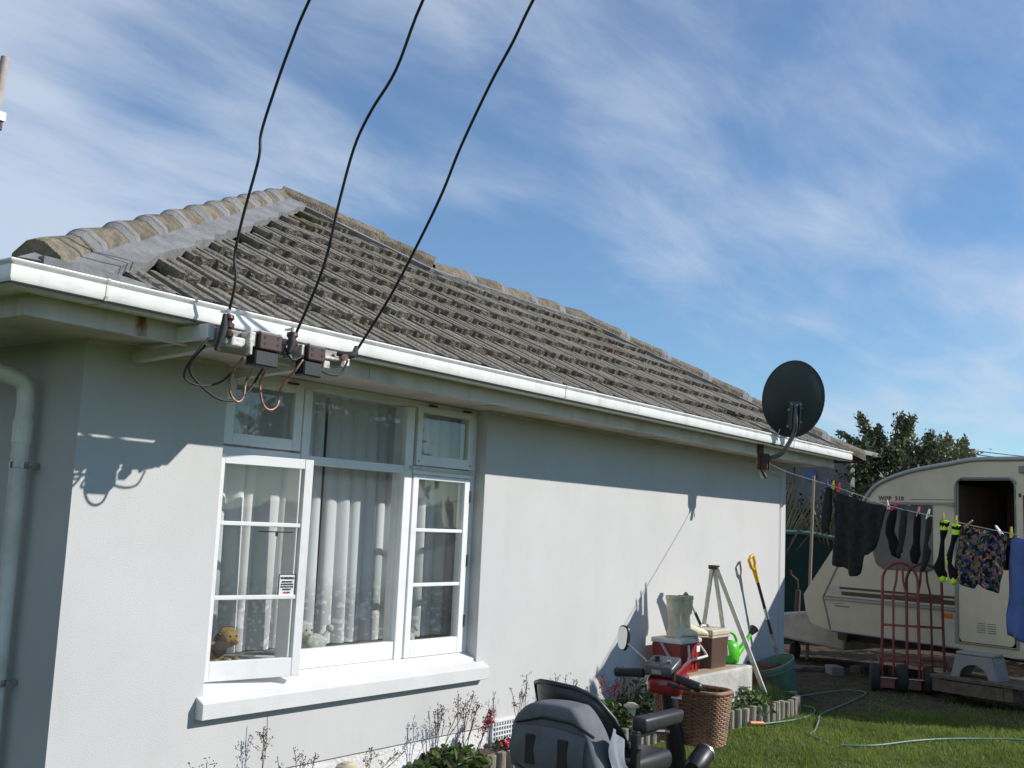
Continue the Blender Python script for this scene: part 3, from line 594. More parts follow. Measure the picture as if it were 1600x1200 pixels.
# ---------------- curtains
def curtain(x0, x1, label, seed, z0=.80, z1=2.24, y=4.60):
    rs = np.random.default_rng(seed); ph = rs.uniform(0, 6, 6); L_ = x1-x0; nf = int(L_/.105)
    def fn(u, v):
        x = x0+u*L_; z = z0+v*(z1-z0); g_ = (1-v)
        th = u*nf*2*math.pi+1.6*math.sin(u*5+ph[0])+.9*math.sin(u*13+ph[1])+.6*math.sin(u*23+ph[5])
        a = .014+.016*g_+.006*math.sin(u*9+ph[2])
        return (x+.010*math.cos(th)*(1+g_)+(.02*math.sin(u*6+ph[4])*g_), y+a*math.sin(th)+.01*math.sin(3*th*.5+ph[3])*g_, z)
    b = MB(); b.grid(fn, nf*12, 24); nu = nf*12
    me = b.mesh('net_curtain', m_net, smooth=80, recalc=False); uv = me.uv_layers.new(name='UVMap')
    co = [(i/nu*L_*1.6, j/24*(z1-z0)) for i in range(nu+1) for j in range(25)]
    for l in me.loops: uv.data[l.index].uv = co[l.vertex_index]
    o = bpy.data.objects.new('net_curtain', me); COL.objects.link(o); tag(o, label, 'curtain', 'net curtains in the window'); return o
curtain(3.44, 4.33, 'white net curtain left of the dark gap, behind the open casement', 3)
curtain(4.365, 5.90, 'white net curtain right of the dark gap, behind the right casement', 11)
b = MB(); b.cyl((3.42, 4.60, 2.235), (5.92, 4.60, 2.235), .008); solo('curtain_rail', b, m_white, 'thin white curtain rail along the head of the window', 'curtain rail', (3.42, 4.6, 2.235))
# inner window board
b = MB(); b.box((OX0, FYW+.10, .735), (OX1, 4.80, .76)); part('window_board', b, m_white, house)

# ---------------- toys on the window board
def fur(name, c1, c2):
    return mat(name, c1, .95, c2, 60, 6, .4, .6, bump=1, bscale=260, bdist=.012, spec=.1)
m_fw = fur('white_plush', (.72, .70, .66), (.50, .48, .44)); m_ft = fur('tan_plush', (.48, .33, .13), (.36, .23, .08)); m_fd = fur('dark_plush', (.06, .045, .035), (.03, .025, .02)); m_pinkn = mat('pink_nose', (.6, .25, .2), .6)
def plush(x, y, z, s, label, mf, mear, ears, look, face=True):
    t = thing('plush_toy', label, 'soft toy', (x, y, z))
    b = MB()
    b.ball((x+.09*s*look, y, z+.055*s), .058*s, sc=(1.35, .9, .95)); b.ball((x, y-.01*s, z+.125*s), .052*s, sc=(1, .95, 1)); b.ball((x-.01*s*look, y-.048*s, z+.112*s), .026*s, sc=(1, 1, .8))
    for dx in (-.03, .03): b.ball((x+dx*s, y-.045*s, z+.018*s), .02*s, sc=(.9, 1.3, .9))
    for dx in (.09, .15): b.ball((x+dx*s*look, y-.03*s, z+.018*s), .022*s, sc=(1, 1.2, .8))
    for k in range(26):
        a1 = random.uniform(0, 6.28); b.ball((x+.04*s*math.cos(a1), y-.005, z+(.14+.03*math.sin(a1))*s), .013*s, 6, 4)
    part('body', b, mf, t, smooth=60)
    q = MB(); q.ball((x+.20*s*look, y, z+.13*s if ears == 'pom' else z+.07*s), .022*s); q.tube([(x+.15*s*look, y, z+.08*s), (x+.19*s*look, y, z+.12*s)], .009*s, 6); part('tail', q, mf, t, smooth=60)
    for sx in (-1, 1):
        q = MB(); q.ball((x+sx*.05*s, y, z+.115*s), .026*s, sc=(.55, .8, 1.25)); part('ear', q, mear, t, smooth=60)
        q = MB(); q.ball((x+sx*.018*s, y-.052*s, z+.135*s), .006*s, 8, 6); part('eye', q, m_black, t)
    q = MB(); q.ball((x-.01*s*look, y-.073*s, z+.116*s), .008*s, 8, 6, sc=(1.3, .8, 1)); part('nose', q, m_pinkn, t)
plush(4.20, 4.52, .76, 1.05, 'white curly plush dog lying in the middle of the window', m_fw, m_fw, 'pom', 1)
plush(5.00, 4.51, .76, .75, 'smaller white plush poodle behind the bottom right pane', m_fw, m_fw, 'pom', 1)
plush(3.66, 4.50, .76, 1.05, 'tan plush dog with a dark brown ear, left pane', m_ft, m_fd, 'flat', -1)
b = MB(); b.ball((3.575, 4.44, .845), .042, sc=(1.1, .45, 1.0)); 
for o in list(COL.objects):
    if o.name.startswith('plush_toy') and 'tan' in o.get('label', ''): part('ear', b, m_fd, o, smooth=60, label='large floppy dark brown ear')

# ================================================================ SERVICE BRACKET AND CABLES
sb = thing('service_bracket', 'weathered timber beam under the gutter with fuse holders and insulators', 'cable bracket', (3.2, 3.68, 2.25))
BY = 3.70
b = MB(); b.box((2.83, BY-.035, 2.245), (3.57, BY+.035, 2.312)); part('beam', b, m_timber, sb, bevel=.004)
for x in (2.80, 3.59):
    q = MB(); q.box((x-.018, BY-.03, 2.255), (x+.018, FY+.033, 2.318)); part('bracket_arm', q, m_white, sb, bevel=.003)
q = MB(); q.beam((2.88, BY+.03, 2.25), (2.88, WY-.002, 2.22), .05, .04); part('stay', q, m_cream, sb)
q = MB(); q.beam((3.46, BY+.03, 2.25), (3.46, WY-.002, 2.22), .05, .04); part('stay', q, m_cream, sb)
def insulator(x, z):
    M_ = Matrix.Translation((x, BY-.075, z))
    q = MB(); q.lathe([(.010,-.05),(.026,-.045),(.028,-.03),(.018,-.022),(.018,-.014),(.028,-.008),(.028,.008),(.018,.014),(.018,.022),(.026,.03),(.024,.045),(.010,.05)], 14, M_)
    part('insulator', q, m_maroon, sb, smooth=50)
    q = MB(); q.tube([(x-.002, BY-.075, z-.075), (x-.002, BY-.075, z+.07)], .006, 8); q.box((x-.008, BY-.075, z+.058), (x+.008, BY-.03, z+.066)); q.box((x-.008, BY-.075, z-.068), (x+.008, BY-.03, z-.06)); part('clevis', q, m_steel, sb)
insulator(2.845, 2.315); insulator(3.20, 2.30)
for tp_, tr_ in (([(2.785, BY-.09, 2.20), (2.80, BY-.095, 2.25), (2.815, BY-.09, 2.30), (2.82, BY-.085, 2.36)], [.009, .015, .017, .009]), ([(3.165, BY-.1, 2.25), (3.18, BY-.1, 2.29), (3.195, BY-.085, 2.345)], [.010, .018, .009]), ([(3.50, BY-.05, 2.30), (3.54, BY-.09, 2.295), (3.575, BY-.095, 2.305), (3.59, BY-.085, 2.345)], [.010, .018, .018, .009])):
    part('cable_tape', MB().tube(tp_, tr_, 8), m_rubber, sb, smooth=60)
def fuse(x, w_, z0=2.238, z1=2.312):
    q = MB(); q.box((x, BY-.12, z0), (x+w_, BY-.037, z1)); f_ = part('fuse_holder', q, m_maroon, sb, bevel=.006, bseg=2)
    for i, (fx_, fz) in enumerate(((.22, .72), (.22, .35), (.8, .78), (.8, .40))):
        h = MB(); h.cyl((x+w_*fx_, BY-.1215, z0+(z1-z0)*fz), (x+w_*fx_, BY-.119, z0+(z1-z0)*fz), .007, n=10); part('screw_hole', h, m_rubber, f_)
    h = MB(); h.box((x-.01, BY-.11, z0-.070), (x+w_*.95, BY-.045, z0-.001)); part('fuse_base', h, m_black, f_, bevel=.006)
    h = MB(); h.box((x+.004, BY-.118, z1), (x+w_-.004, BY-.04, z1+.005)); part('metal_cover', h, m_steel, f_)
fuse(2.985, .125); fuse(3.262, .105, 2.232, 2.302)
for a_, c_ in (((2.945, BY-.10, 2.245), (2.984, BY-.037, 2.31)), ((2.86, BY-.09, 2.235), (2.935, BY-.036, 2.275)), ((3.24, BY-.10, 2.24), (3.261, BY-.037, 2.30))):
    part('porcelain_block', MB().box(a_, c_), m_porcelain, sb, bevel=.008, bseg=2)
for a_, c_ in (((3.39, BY-.085, 2.215), (3.43, BY-.037, 2.25)), ((3.40, BY-.08, 2.262), (3.50, BY-.04, 2.275))):
    part('steel_strap', MB().box(a_, c_), m_porcelain, sb, bevel=.003)
q = MB(); q.cyl((3.51, BY-.10, 2.28), (3.53, BY-.06, 2.285), .016, n=10); part('bolt', q, m_copper, sb)
q = MB(); q.box((2.935, BY-.115, 2.205), (2.955, BY-.09, 2.262)); part('line_tap', q, m_porcelain, sb, bevel=.005)
def loop(pts, r, mt, nm): part(nm, MB().tube(smooth_path([(x-.01 if y > 3.7 else x-.05, y, 2.235-(2.22-z)*.72 if z < 2.22 else z+.03) for x, y, z in pts], 6), r*.85, 8), mt, sb, smooth=60)
YB = BY-.07; YF = 3.74
loop([(2.81, YB, 2.22), (2.755, YB+.02, 2.12), (2.745, YF, 2.03), (2.78, YF, 1.99), (2.85, YF, 1.985), (2.93, YF, 2.02), (2.985, YF, 2.09), (2.995, YB, 2.17)], .0055, m_cable, 'cable_loop')
loop([(2.80, YB, 2.20), (2.765, YF-.02, 2.12), (2.775, YF, 2.05), (2.84, YF, 1.975), (2.93, YF, 1.92), (3.02, YF, 1.93), (3.09, YF, 2.0), (3.125, YF, 2.08), (3.125, YB, 2.17)], .0065, m_cable, 'cable_loop')
loop([(2.998, YB, 2.17), (2.985, YF, 2.08), (2.98, YF, 2.0), (3.00, YF, 1.94), (3.035, YF, 1.92), (3.06, YF, 1.96), (3.07, YF, 2.06), (3.075, YB, 2.15)], .0065, m_copper, 'copper_loop')
loop([(3.155, YB, 2.17), (3.15, YF, 2.08), (3.155, YF, 1.98), (3.18, YF, 1.915), (3.22, YF, 1.90), (3.255, YF, 1.94), (3.265, YF, 2.04), (3.27, YB-.01, 2.13), (3.30, YB-.03, 2.215)], .0065, m_copper, 'copper_loop')
loop([(3.21, YB-.01, 2.24), (3.24, YB-.03, 2.20), (3.30, YB-.03, 2.22)], .006, m_cable, 'cable_loop')
loop([(3.42, YB-.02, 2.17), (3.49, YB-.02, 2.155), (3.55, YB-.02, 2.18), (3.585, YB-.02, 2.24)], .006, m_cable, 'cable_loop')
sb.location = sb.location+Vector((-.045, -.035, -.008))
hdir = Vector((-.2425, -.9701, 0))
for st, pts, end, lab in (((2.82, 3.62), [(0,2.35),(.05,2.5),(.02,2.61),(.07,2.77),(.18,3.0),(.185,3.11),(.28,3.27),(.39,3.42),(.53,3.57),(.9,3.86),(2,4.5),(6,6.3),(14,8.2)], 0, 'leftmost of the three black cables, rising from the left end of the beam'),
                     ((3.20, 3.62), [(0,2.34),(.21,2.61),(.31,2.88),(.41,3.11),(.53,3.24),(.71,3.37),(.88,3.61),(1.2,3.9),(2.2,4.6),(6,6.35),(14,8.2)], 0, 'middle of the three black cables, from the insulator beside the fuses'),
                     ((3.59, 3.62), [(0,2.33),(.26,2.55),(.48,2.78),(.64,2.97),(.76,3.15),(.95,3.38),(1.09,3.52),(1.21,3.66),(1.5,3.95),(2.5,4.7),(6,6.4),(14,8.2)], 0, 'rightmost of the three black cables, from the right end of the beam')):
    P = [Vector((st[0], st[1], 0))+hdir*h_+Vector((0,0,z_)) for h_, z_ in pts]
    solo('overhead_cable', MB().tube(smooth_path(P, 5), .0065, 8), m_cable, lab, 'cable', P[0], 'service cables to the house', smooth=60)
# power pole behind the camera that the cables run to
pp = thing('power_pole', 'wooden power pole in the street with a crossarm for the house cables', 'power pole', (-.3, -10.1, 0))
part('pole', MB().cyl((-.3, -10.1, 0), (-.3, -10.1, 9), .15, .11), m_timber, pp, smooth=50); part('crossarm', MB().box((-.9, -10.2, 8.1), (1.0, -10.08, 8.22)), m_timber, pp)
# street lamp/pole tip seen past the left edge
tp = thing('utility_pole', 'pinkish concrete pole with a pale crossarm beyond the roof at the left edge', 'utility pole', (5.35, 11.8, 0))
part('pole', MB().tube([(5.35, 11.85, 0), (5.66, 11.56, 6.47)], [.13, .045], 12), mat('concrete_pole', (.45, .36, .32), .8, (.36, .30, .27), 12), tp, smooth=50)
part('crossarm', MB().box((5.05, 11.55, 5.74), (5.74, 11.65, 5.84)), m_white, tp); part('insulator', MB().cyl((5.70, 11.6, 5.64), (5.70, 11.6, 5.74), .03), m_maroon, tp)

# ================================================================ SATELLITE DISH
DC = Vector((8.98, 3.60, 2.735)); dn_ = Vector((.80, .50, .33)).normalized()
ds = thing('satellite_dish', 'dark grey satellite dish on a bent arm at the gutter', 'satellite dish', (8.84, 3.85, 2.25))
ax = Vector((0,0,1)).cross(dn_).normalized(); ay = dn_.cross(ax)
Md = Matrix((ax, ay, dn_)).transposed().to_4x4(); Md.translation = DC
def dishpt(r, t, k=0): return (.268*r*math.cos(t), .345*r*math.sin(t), .055*r*r-.055+k)
b = MB(); n = 48; ks = 8
for k in (0, .004):
    o = len(b.v); vs = []
    for i in range(ks+1):
        for j in range(n): vs.append(dishpt(i/ks, 2*math.pi*j/n, k))
    b.add(vs, [(i*n+j, (i+1)*n+j, (i+1)*n+(j+1) % n, i*n+(j+1) % n) for i in range(ks) for j in range(n)], Md)
b.tube([Md @ Vector(dishpt(1, 2*math.pi*j/n, .002)) for j in range(n)], .006, 6, closed=True)
part('reflector', b, m_dish, ds, smooth=50)
bk = DC-dn_*.07
arm = smooth_path([(8.86, 3.78, 2.20), (8.88, 3.66, 2.25), (8.93, 3.575, 2.42), tuple(bk-dn_*.05+Vector((0,0,-.16))), tuple(bk-dn_*.05+Vector((0,0,-.02)))], 6)
part('arm', MB().tube(arm, .020, 12), mat('dish_arm', (.10, .12, .13), .5, metal=.3), ds, smooth=60)
q = MB(); q.box((8.79, 3.822, 2.10), (8.87, 3.848, 2.32)); q.box((8.80, 3.76, 2.10), (8.815, 3.822, 2.24)); q.box((8.85, 3.76, 2.10), (8.865, 3.822, 2.24)); q.beam((8.83, 3.83, 2.12), (8.83, 3.78, 2.03), .04, .02)
part('mount_plate', q, m_rust, ds, bevel=.002)
Mb = Md.copy(); Mb.translation = DC+Vector((0,0,-.12))
q = MB()
for sx in (-.045, .03): q.box((sx, -.12, -.13), (sx+.012, .10, -.045), Mb)
q.box((-.06, -.13, -.055), (.055, .11, -.048), Mb); part('mount_bracket', q, mat('bracket_grey', (.12, .14, .15), .5, metal=.3), ds)
for (bx_, by_) in ((-.055, .06), (-.055, -.06), (.05, .05), (.05, -.1)):
    q = MB(); q.cyl(Mb @ Vector((bx_, by_, -.11)), Mb @ Vector((bx_+.02, by_, -.11)), .012, n=8); part('bolt', q, m_rust if by_ > 0 and bx_ < 0 else m_steel, ds)
q = MB(); lnb = DC+dn_*.30+Vector((0,0,-.30)); q.tube([tuple(Md @ Vector((0,-.34,-.05))), tuple(lnb)], .011, 8); q.ball(lnb+Vector((0,0,.03)), .03, sc=(1,1,1.3)); part('feed_arm', q, m_black, ds)
cabp = [Md @ Vector((.16, -.28, -.02)), Md @ Vector((.24, -.27, -.02)), Md @ Vector((.28, -.33, -.02)), Md @ Vector((.24, -.40, -.02)), Md @ Vector((.16, -.39, -.02)), Md @ Vector((.12, -.33, -.02)), Md @ Vector((.10, -.27, -.01))]
part('coax_cable', MB().tube(smooth_path(cabp, 6), .004, 6), m_white, ds)
# cable from the dish along the eave and down the far corner
b = MB(); b.tube(smooth_path([(8.84, 3.81, 2.10), (8.86, 3.83, 2.02), (8.84, 3.85, 2.10), (8.90, 3.9, 2.18), (9.4, 4.05, 2.16), (10.0, 4.2, 2.15), (10.33, 4.282, 2.13), (10.40, 4.288, 2.05), (10.40, 4.29, 1.6), (10.40, 4.292, .3)], 5), .0035, 6)
solo('antenna_cable', b, mat('cable_white', (.55, .55, .52), .6), 'thin white cable drooping from the dish mount and down the far wall corner', 'cable', (8.84, 3.81, 2.1))
# ================================================================ CLOTHES LINE
L0 = Vector((8.87, 3.8, 0)); le = Vector((-.4368, -.8996, 0))
def LW(s, z, off=0): return L0+le*s+Vector((0,0,z))+Vector((-.8996, .4368, 0))*off
lpts = [(-.05, 2.19), (.231, 2.09), (.58, 2.005), (.8, 1.955), (1.13, 1.87), (1.383, 1.80), (1.76, 1.735), (2.13, 1.67), (2.43, 1.625), (2.6, 1.605), (3.2, 1.56), (4.2, 1.60), (5.2, 1.72)]
def lz(s): return float(np.interp(s, [p[0] for p in lpts], [p[1] for p in lpts]))
solo('clothes_line', MB().tube(smooth_path([LW(s, z) for s, z in lpts], 5), .0032, 6), mat('line_rope', (.42, .42, .36), .8), 'thin pale clothes line from the eave towards the right', 'clothes line', LW(0, 2.18))
cpo = LW(5.2, 0); solo('clothes_post', MB().cyl(cpo, cpo+Vector((0,0,1.85)), .04), m_timber, 'wooden post holding the near end of the clothes line', 'post', cpo)
def garment(name, poly, mats, label, cat, thick=.012, off=0, group=None, folds=.012, sub_=None):
    """hanging cloth: outline filled with a fine grid, two skins, with soft folds"""
    bm = bmesh.new(); vs = [bm.verts.new((s, z, 0)) for s, z in poly]; f = bm.faces.new(vs)
    bmesh.ops.triangulate(bm, faces=[f])
    for _ in range(4):
        es = [e for e in bm.edges if e.calc_length() > .035]
        if not es: break
        bmesh.ops.subdivide_edges(bm, edges=es, cuts=1); bmesh.ops.triangulate(bm, faces=bm.faces)
    s0 = min(p[0] for p in poly); s1 = max(p[0] for p in poly); zt = max(p[1] for p in poly); zb = min(p[1] for p in poly)
    rs = random.Random(label); ph = rs.uniform(0, 6)
    me = bpy.data.meshes.new(name); loc = LW((s0+s1)/2, zt)
    faces = []
    verts = []
    bd = set(v.index for v in bm.verts if any(e.is_boundary for e in v.link_edges)); bm.verts.ensure_lookup_table(); bm.verts.index_update()
    bd = set(v.index for v in bm.verts if any(e.is_boundary for e in v.link_edges))
    for side in (1, -1):
        for v in bm.verts:
            s, z = v.co.x, v.co.y; d = (zt-z)/(zt-zb+1e-6)
            w_ = folds*math.sin(s*38+ph+d*1.2)*(.35+d)+folds*.7*math.sin(s*19+z*14+ph*2)*d
            t_ = 0 if v.index in bd else thick*.5*side
            verts.append(tuple(LW(s, z, off+w_+t_)-loc))
    nv = len(bm.verts)
    for fc in bm.faces:
        a = [v.index for v in fc.verts]; faces.append(a); faces.append([x+nv for x in a[::-1]])
    me.from_pydata(verts, [], faces)
    for mm in mats if isinstance(mats, list) else [mats]: me.materials.append(mm)
    if sub_:
        for p in me.polygons:
            c = sum((Vector(verts[i]) for i in p.vertices), Vector())/3+loc; s = (c-L0).dot(le); p.material_index = sub_(s, c.z)
    bm.free(); bm2 = bmesh.new(); bm2.from_mesh(me); bmesh.ops.remove_doubles(bm2, verts=bm2.verts, dist=1e-5); bmesh.ops.recalc_face_normals(bm2, faces=bm2.faces); bm2.to_mesh(me); bm2.free()
    me.polygons.foreach_set('use_smooth', [True]*len(me.polygons))
    o = bpy.data.objects.new(name, me); COL.objects.link(o); o.location = loc; return tag(o, label, cat, group)
m_blk = mat('charcoal_cloth', (.028, .028, .032), .95, (.018, .018, .02), 20, bump=.3, bscale=200, bdist=.004, spec=.15)
m_sock = mat('black_sock', (.012, .012, .013), .95, bump=.4, bscale=260, bdist=.003, spec=.1); m_hi = mat('hi_vis', (.52, .85, .04), .7); m_blue = mat('blue_cloth', (.085, .14, .36), .9, (.07, .12, .30), 8, bump=.25, bscale=200, bdist=.003, spec=.15)
m_grs = mat('grey_sock', (.035, .035, .037), .95, bump=.4, bscale=260, bdist=.003, spec=.1)
garment('towel', [(.86,1.905),(1.0,1.868),(1.13,1.835),(1.26,1.81),(1.383,1.79),(1.34,1.68),(1.30,1.57),(1.25,1.466),(1.20,1.42),(1.159,1.413),(1.12,1.327),(1.09,1.27),(1.067,1.25),(1.013,1.242),(.985,1.26),(.959,1.293),(.92,1.31),(.89,1.309),(.84,1.318),(.806,1.314),(.812,1.5),(.83,1.744)], m_blk, 'large charcoal cloth pegged at two corners, sagging to a point', 'towel', folds=.016)
garment('sock', [(.728,1.955),(.775,1.945),(.77,1.75),(.75,1.60),(.70,1.56),(.68,1.60),(.70,1.75)], m_grs, 'grey black sock with white edge, furthest along the line by the blue peg', 'sock', group='socks on the clothes line')
garment('sock', [(.79,1.94),(.828,1.93),(.835,1.75),(.80,1.56),(.755,1.545),(.76,1.62),(.775,1.75)], m_sock, 'black sock under the yellow peg beside the charcoal cloth', 'sock', group='socks on the clothes line', off=.02)
dk = 'socks on the clothes line'
garment('sock', [(1.421,1.777),(1.477,1.772),(1.465,1.69),(1.452,1.609),(1.50,1.50),(1.513,1.459),(1.50,1.41),(1.464,1.404),(1.421,1.426),(1.405,1.48),(1.396,1.535),(1.352,1.591),(1.371,1.679)], m_sock, 'black sock with a wide foot, beside the charcoal cloth', 'sock', group=dk)
garment('sock', [(1.526,1.763),(1.587,1.757),(1.57,1.65),(1.55,1.526),(1.54,1.46),(1.50,1.42),(1.488,1.45),(1.512,1.52),(1.507,1.61)], m_grs, 'narrow dark grey sock, second right of the charcoal cloth', 'sock', group=dk, off=.012)
garment('sock', [(1.646,1.748),(1.705,1.738),(1.70,1.63),(1.687,1.532),(1.69,1.45),(1.668,1.373),(1.633,1.38),(1.60,1.43),(1.592,1.462),(1.63,1.53),(1.628,1.614)], m_sock, 'black sock under the pink peg', 'sock', group=dk)
garment('sock', [(1.746,1.73),(1.795,1.722),(1.785,1.62),(1.762,1.525),(1.785,1.48),(1.76,1.40),(1.721,1.325),(1.692,1.328),(1.695,1.38),(1.715,1.454),(1.73,1.54)], m_grs, 'dark grey sock under the white peg', 'sock', group=dk, off=-.01)
def hv(z1, z0, tz): return lambda s, z: 1 if (z > z1-.025 or z1-.085 < z < z1-.055 or z < tz) else 0
garment('sock', [(1.866,1.708),(1.955,1.694),(1.94,1.63),(1.91,1.554),(1.905,1.45),(1.908,1.35),(1.925,1.32),(1.919,1.27),(1.88,1.255),(1.862,1.29),(1.807,1.362),(1.835,1.40),(1.853,1.438),(1.875,1.55),(1.872,1.63)], [m_sock, m_hi], 'black sock with lime green bands, left of the pair', 'sock', group='black and lime socks', sub_=hv(1.71, 0, 1.295), folds=.006)
garment('sock', [(1.977,1.684),(2.059,1.667),(2.045,1.60),(2.009,1.535),(1.996,1.46),(1.986,1.40),(2.035,1.33),(2.028,1.27),(1.994,1.243),(1.965,1.27),(1.94,1.36),(1.915,1.42),(1.93,1.45),(1.965,1.53),(1.98,1.60)], [m_sock, m_hi], 'black sock with lime green bands, beside the patterned shorts', 'sock', group='black and lime socks', sub_=lambda s, z: 1 if (z > 1.66 or 1.60 < z < 1.635 or (z < 1.285) or (s < 1.945 and z < 1.44)) else 0, folds=.006, off=.01)
def pat_mat():
    M, t, o = nodes_of('patterned_cloth'); p = t.nodes.new('ShaderNodeBsdfPrincipled'); p.inputs['Roughness'].default_value = .9; p.inputs['Specular IOR Level'].default_value = .15
    g = t.nodes.new('ShaderNodeNewGeometry'); v = t.nodes.new('ShaderNodeTexVoronoi'); v.inputs['Scale'].default_value = 42; t.links.new(g.outputs['Position'], v.inputs[0])
    nz = t.nodes.new('ShaderNodeTexNoise'); nz.inputs['Scale'].default_value = 14; nz.inputs['Detail'].default_value = 3; nz.inputs['Distortion'].default_value = 3; t.links.new(g.outputs['Position'], nz.inputs[0])
    cr = t.nodes.new('ShaderNodeValToRGB'); cr.color_ramp.interpolation = 'CONSTANT'; e = cr.color_ramp.elements; e[0].color = (.012, .010, .012, 1); e[0].position = 0
    e[1].position = .48; e[1].color = (.04, .07, .22, 1)
    for ps, c in ((.545, (.012,.011,.014,1)), (.59, (.05,.16,.05,1)), (.64, (.30,.14,.05,1)), (.69, (.16,.06,.16,1)), (.78, (.5,.36,.06,1))): q = e.new(ps); q.color = c
    ad = t.nodes.new('ShaderNodeMath'); ad.operation = 'MULTIPLY_ADD'; sp = t.nodes.new('ShaderNodeSeparateColor'); t.links.new(v.outputs['Color'], sp.inputs[0]); t.links.new(sp.outputs[0], ad.inputs[0]); ad.inputs[1].default_value = .42; 
    sb_ = t.nodes.new('ShaderNodeMath'); sb_.operation = 'MULTIPLY'; t.links.new(nz.outputs[0], sb_.inputs[0]); sb_.inputs[1].default_value = .68; t.links.new(sb_.outputs[0], ad.inputs[2]); t.links.new(ad.outputs[0], cr.inputs[0])
    t.links.new(cr.outputs[0], p.inputs['Base Color']); t.links.new(p.outputs[0], o.inputs[0]); return M
garment('shorts', [(2.035,1.672),(2.13,1.655),(2.25,1.638),(2.36,1.622),(2.429,1.612),(2.42,1.50),(2.412,1.423),(2.40,1.33),(2.379,1.272),(2.35,1.225),(2.314,1.216),(2.26,1.235),(2.20,1.262),(2.175,1.268),(2.144,1.233),(2.08,1.25),(2.02,1.275),(1.974,1.296),(1.985,1.38),(1.997,1.445),(2.02,1.56)], pat_mat(), 'dark shorts with a busy multicoloured print hanging on the line', 'shorts', folds=.018)
garment('shirt', [(2.445,1.605),(2.60,1.585),(2.78,1.58),(2.95,1.575),(2.96,1.2),(2.95,.90),(2.75,.87),(2.594,.898),(2.50,.93),(2.409,.951),(2.405,1.08),(2.418,1.212),(2.43,1.40)], m_blue, 'plain blue cloth at the right end of the line', 'shirt', folds=.02)
pegcols = {'blue': (.04,.09,.35), 'yellow': (.55,.42,.03), 'red': (.65,.03,.06), 'faded pink': (.50,.22,.24), 'bright pink': (.70,.04,.14), 'dark blue': (.05,.10,.22), 'pale pink': (.62,.22,.30), 'white': (.75,.76,.74), 'dull yellow': (.42,.34,.10), 'lime yellow': (.50,.45,.08), 'wooden': (.38,.28,.17)}
def peg(s, z, c, label, tilt=0.0):
    P0 = LW(s, z); mt = mat('peg_'+c.replace(' ', '_'), pegcols[c], .45)
    Mx = Matrix.Translation(P0) @ Matrix(((le.x, -le.y, 0, 0), (le.y, le.x, 0, 0), (0, 0, 1, 0), (0, 0, 0, 1))) @ Matrix.Rotation(tilt, 4, 'Y')
    t = thing('clothes_peg', label, 'clothes peg', P0, 'pegs on the clothes line')
    for sx in (-1, 1):
        b = MB(); b.prism([(-.005, -.035), (.005, -.035), (.006, .0), (.005, .04), (-.005, .04), (-.006, 0)], .006, Mx @ Matrix.Rotation(sx*.12, 4, 'X') @ Matrix.Translation((0, sx*.006, 0)) @ Matrix.Rotation(R(90), 4, 'X') @ Matrix.Translation((0,0,-.003)))
        part('jaw', b, mt, t)
    part('spring', MB().cyl(Mx @ Vector((-.007, 0, .004)), Mx @ Vector((.007, 0, .004)), .006, n=8), m_steel, t)
for s, c, lb, tl in ((.745,'blue','blue peg, furthest along the line',.1),(.81,'yellow','bright yellow peg left of the charcoal cloth',.2),(.875,'red','red peg holding the far corner of the charcoal cloth',.2),(1.385,'faded pink','faded pink peg at the near corner of the charcoal cloth',-.2),(1.455,'bright pink','bright pink peg on a black sock',.6),(1.56,'dark blue','dark blue peg on the narrow grey sock',.8),(1.675,'pale pink','pale pink peg between dark socks',.25),(1.765,'white','white peg on the dark grey sock',.3),(1.90,'dull yellow','dull yellow peg on the left lime banded sock',0),(2.01,'lime yellow','pale yellow peg on the lime banded sock beside the shorts',.05),(2.115,'wooden','brown peg on the waistband of the shorts',.9),(2.36,'white','white peg opened at an angle near the blue cloth',-.7),(2.455,'yellow','yellow peg holding the blue cloth',0)):
    peg(s, lz(s)+.005, c, lb, tl)

# ================================================================ CARAVAN
th = R(13); CSZ = .935; CU = Vector((math.sin(th), math.cos(th), 0))*CSZ; CO_ = Vector((12.6*CSZ, 2.5*CSZ, .10)); CN = Vector((math.cos(th), -math.sin(th), 0))*CSZ
def CP(s, z, d=0): return CO_+CU*s+Vector((0,0,z*CSZ))+CN*d
cv = thing('caravan', 'cream touring caravan with brown stripes and an open door behind the washing', 'caravan', CP(0, 0))
m_cvb = mat('caravan_cream', (.68, .59, .43), .4, (.60, .52, .37), 2.5, 5, bump=.05, bscale=20); m_cvt = mat('caravan_trim', (.30, .31, .31), .35, metal=.5); m_brown = mat('stripe_brown', (.085, .045, .035), .5); m_cvg = mat('caravan_grey_trim', (.22, .21, .215), .5)
outl = [(-2.3,.42),(-2.35,1.2),(-2.25,2.0),(-2.05,2.30),(-1.8,2.46),(-.071,2.465),(.46,2.465),(.798,2.415),(1.238,2.34),(1.551,2.239),(1.711,2.154),(1.814,2.037),(1.865,1.967),(2.073,1.64),(2.278,1.40),(2.70,.811),(2.666,.608),(2.59,.466),(2.315,.401),(-.037,.335)]
door = [(.68,.45),(.68,2.16),(.665,2.21),(.62,2.245),(.10,2.245),(.055,2.21),(.042,2.16),(.042,.45)]
def bodyM(): M = Matrix((CU, Vector((0,0,CSZ)), CN)).transposed().to_4x4(); M.translation = CO_; return M
BM_ = bodyM()
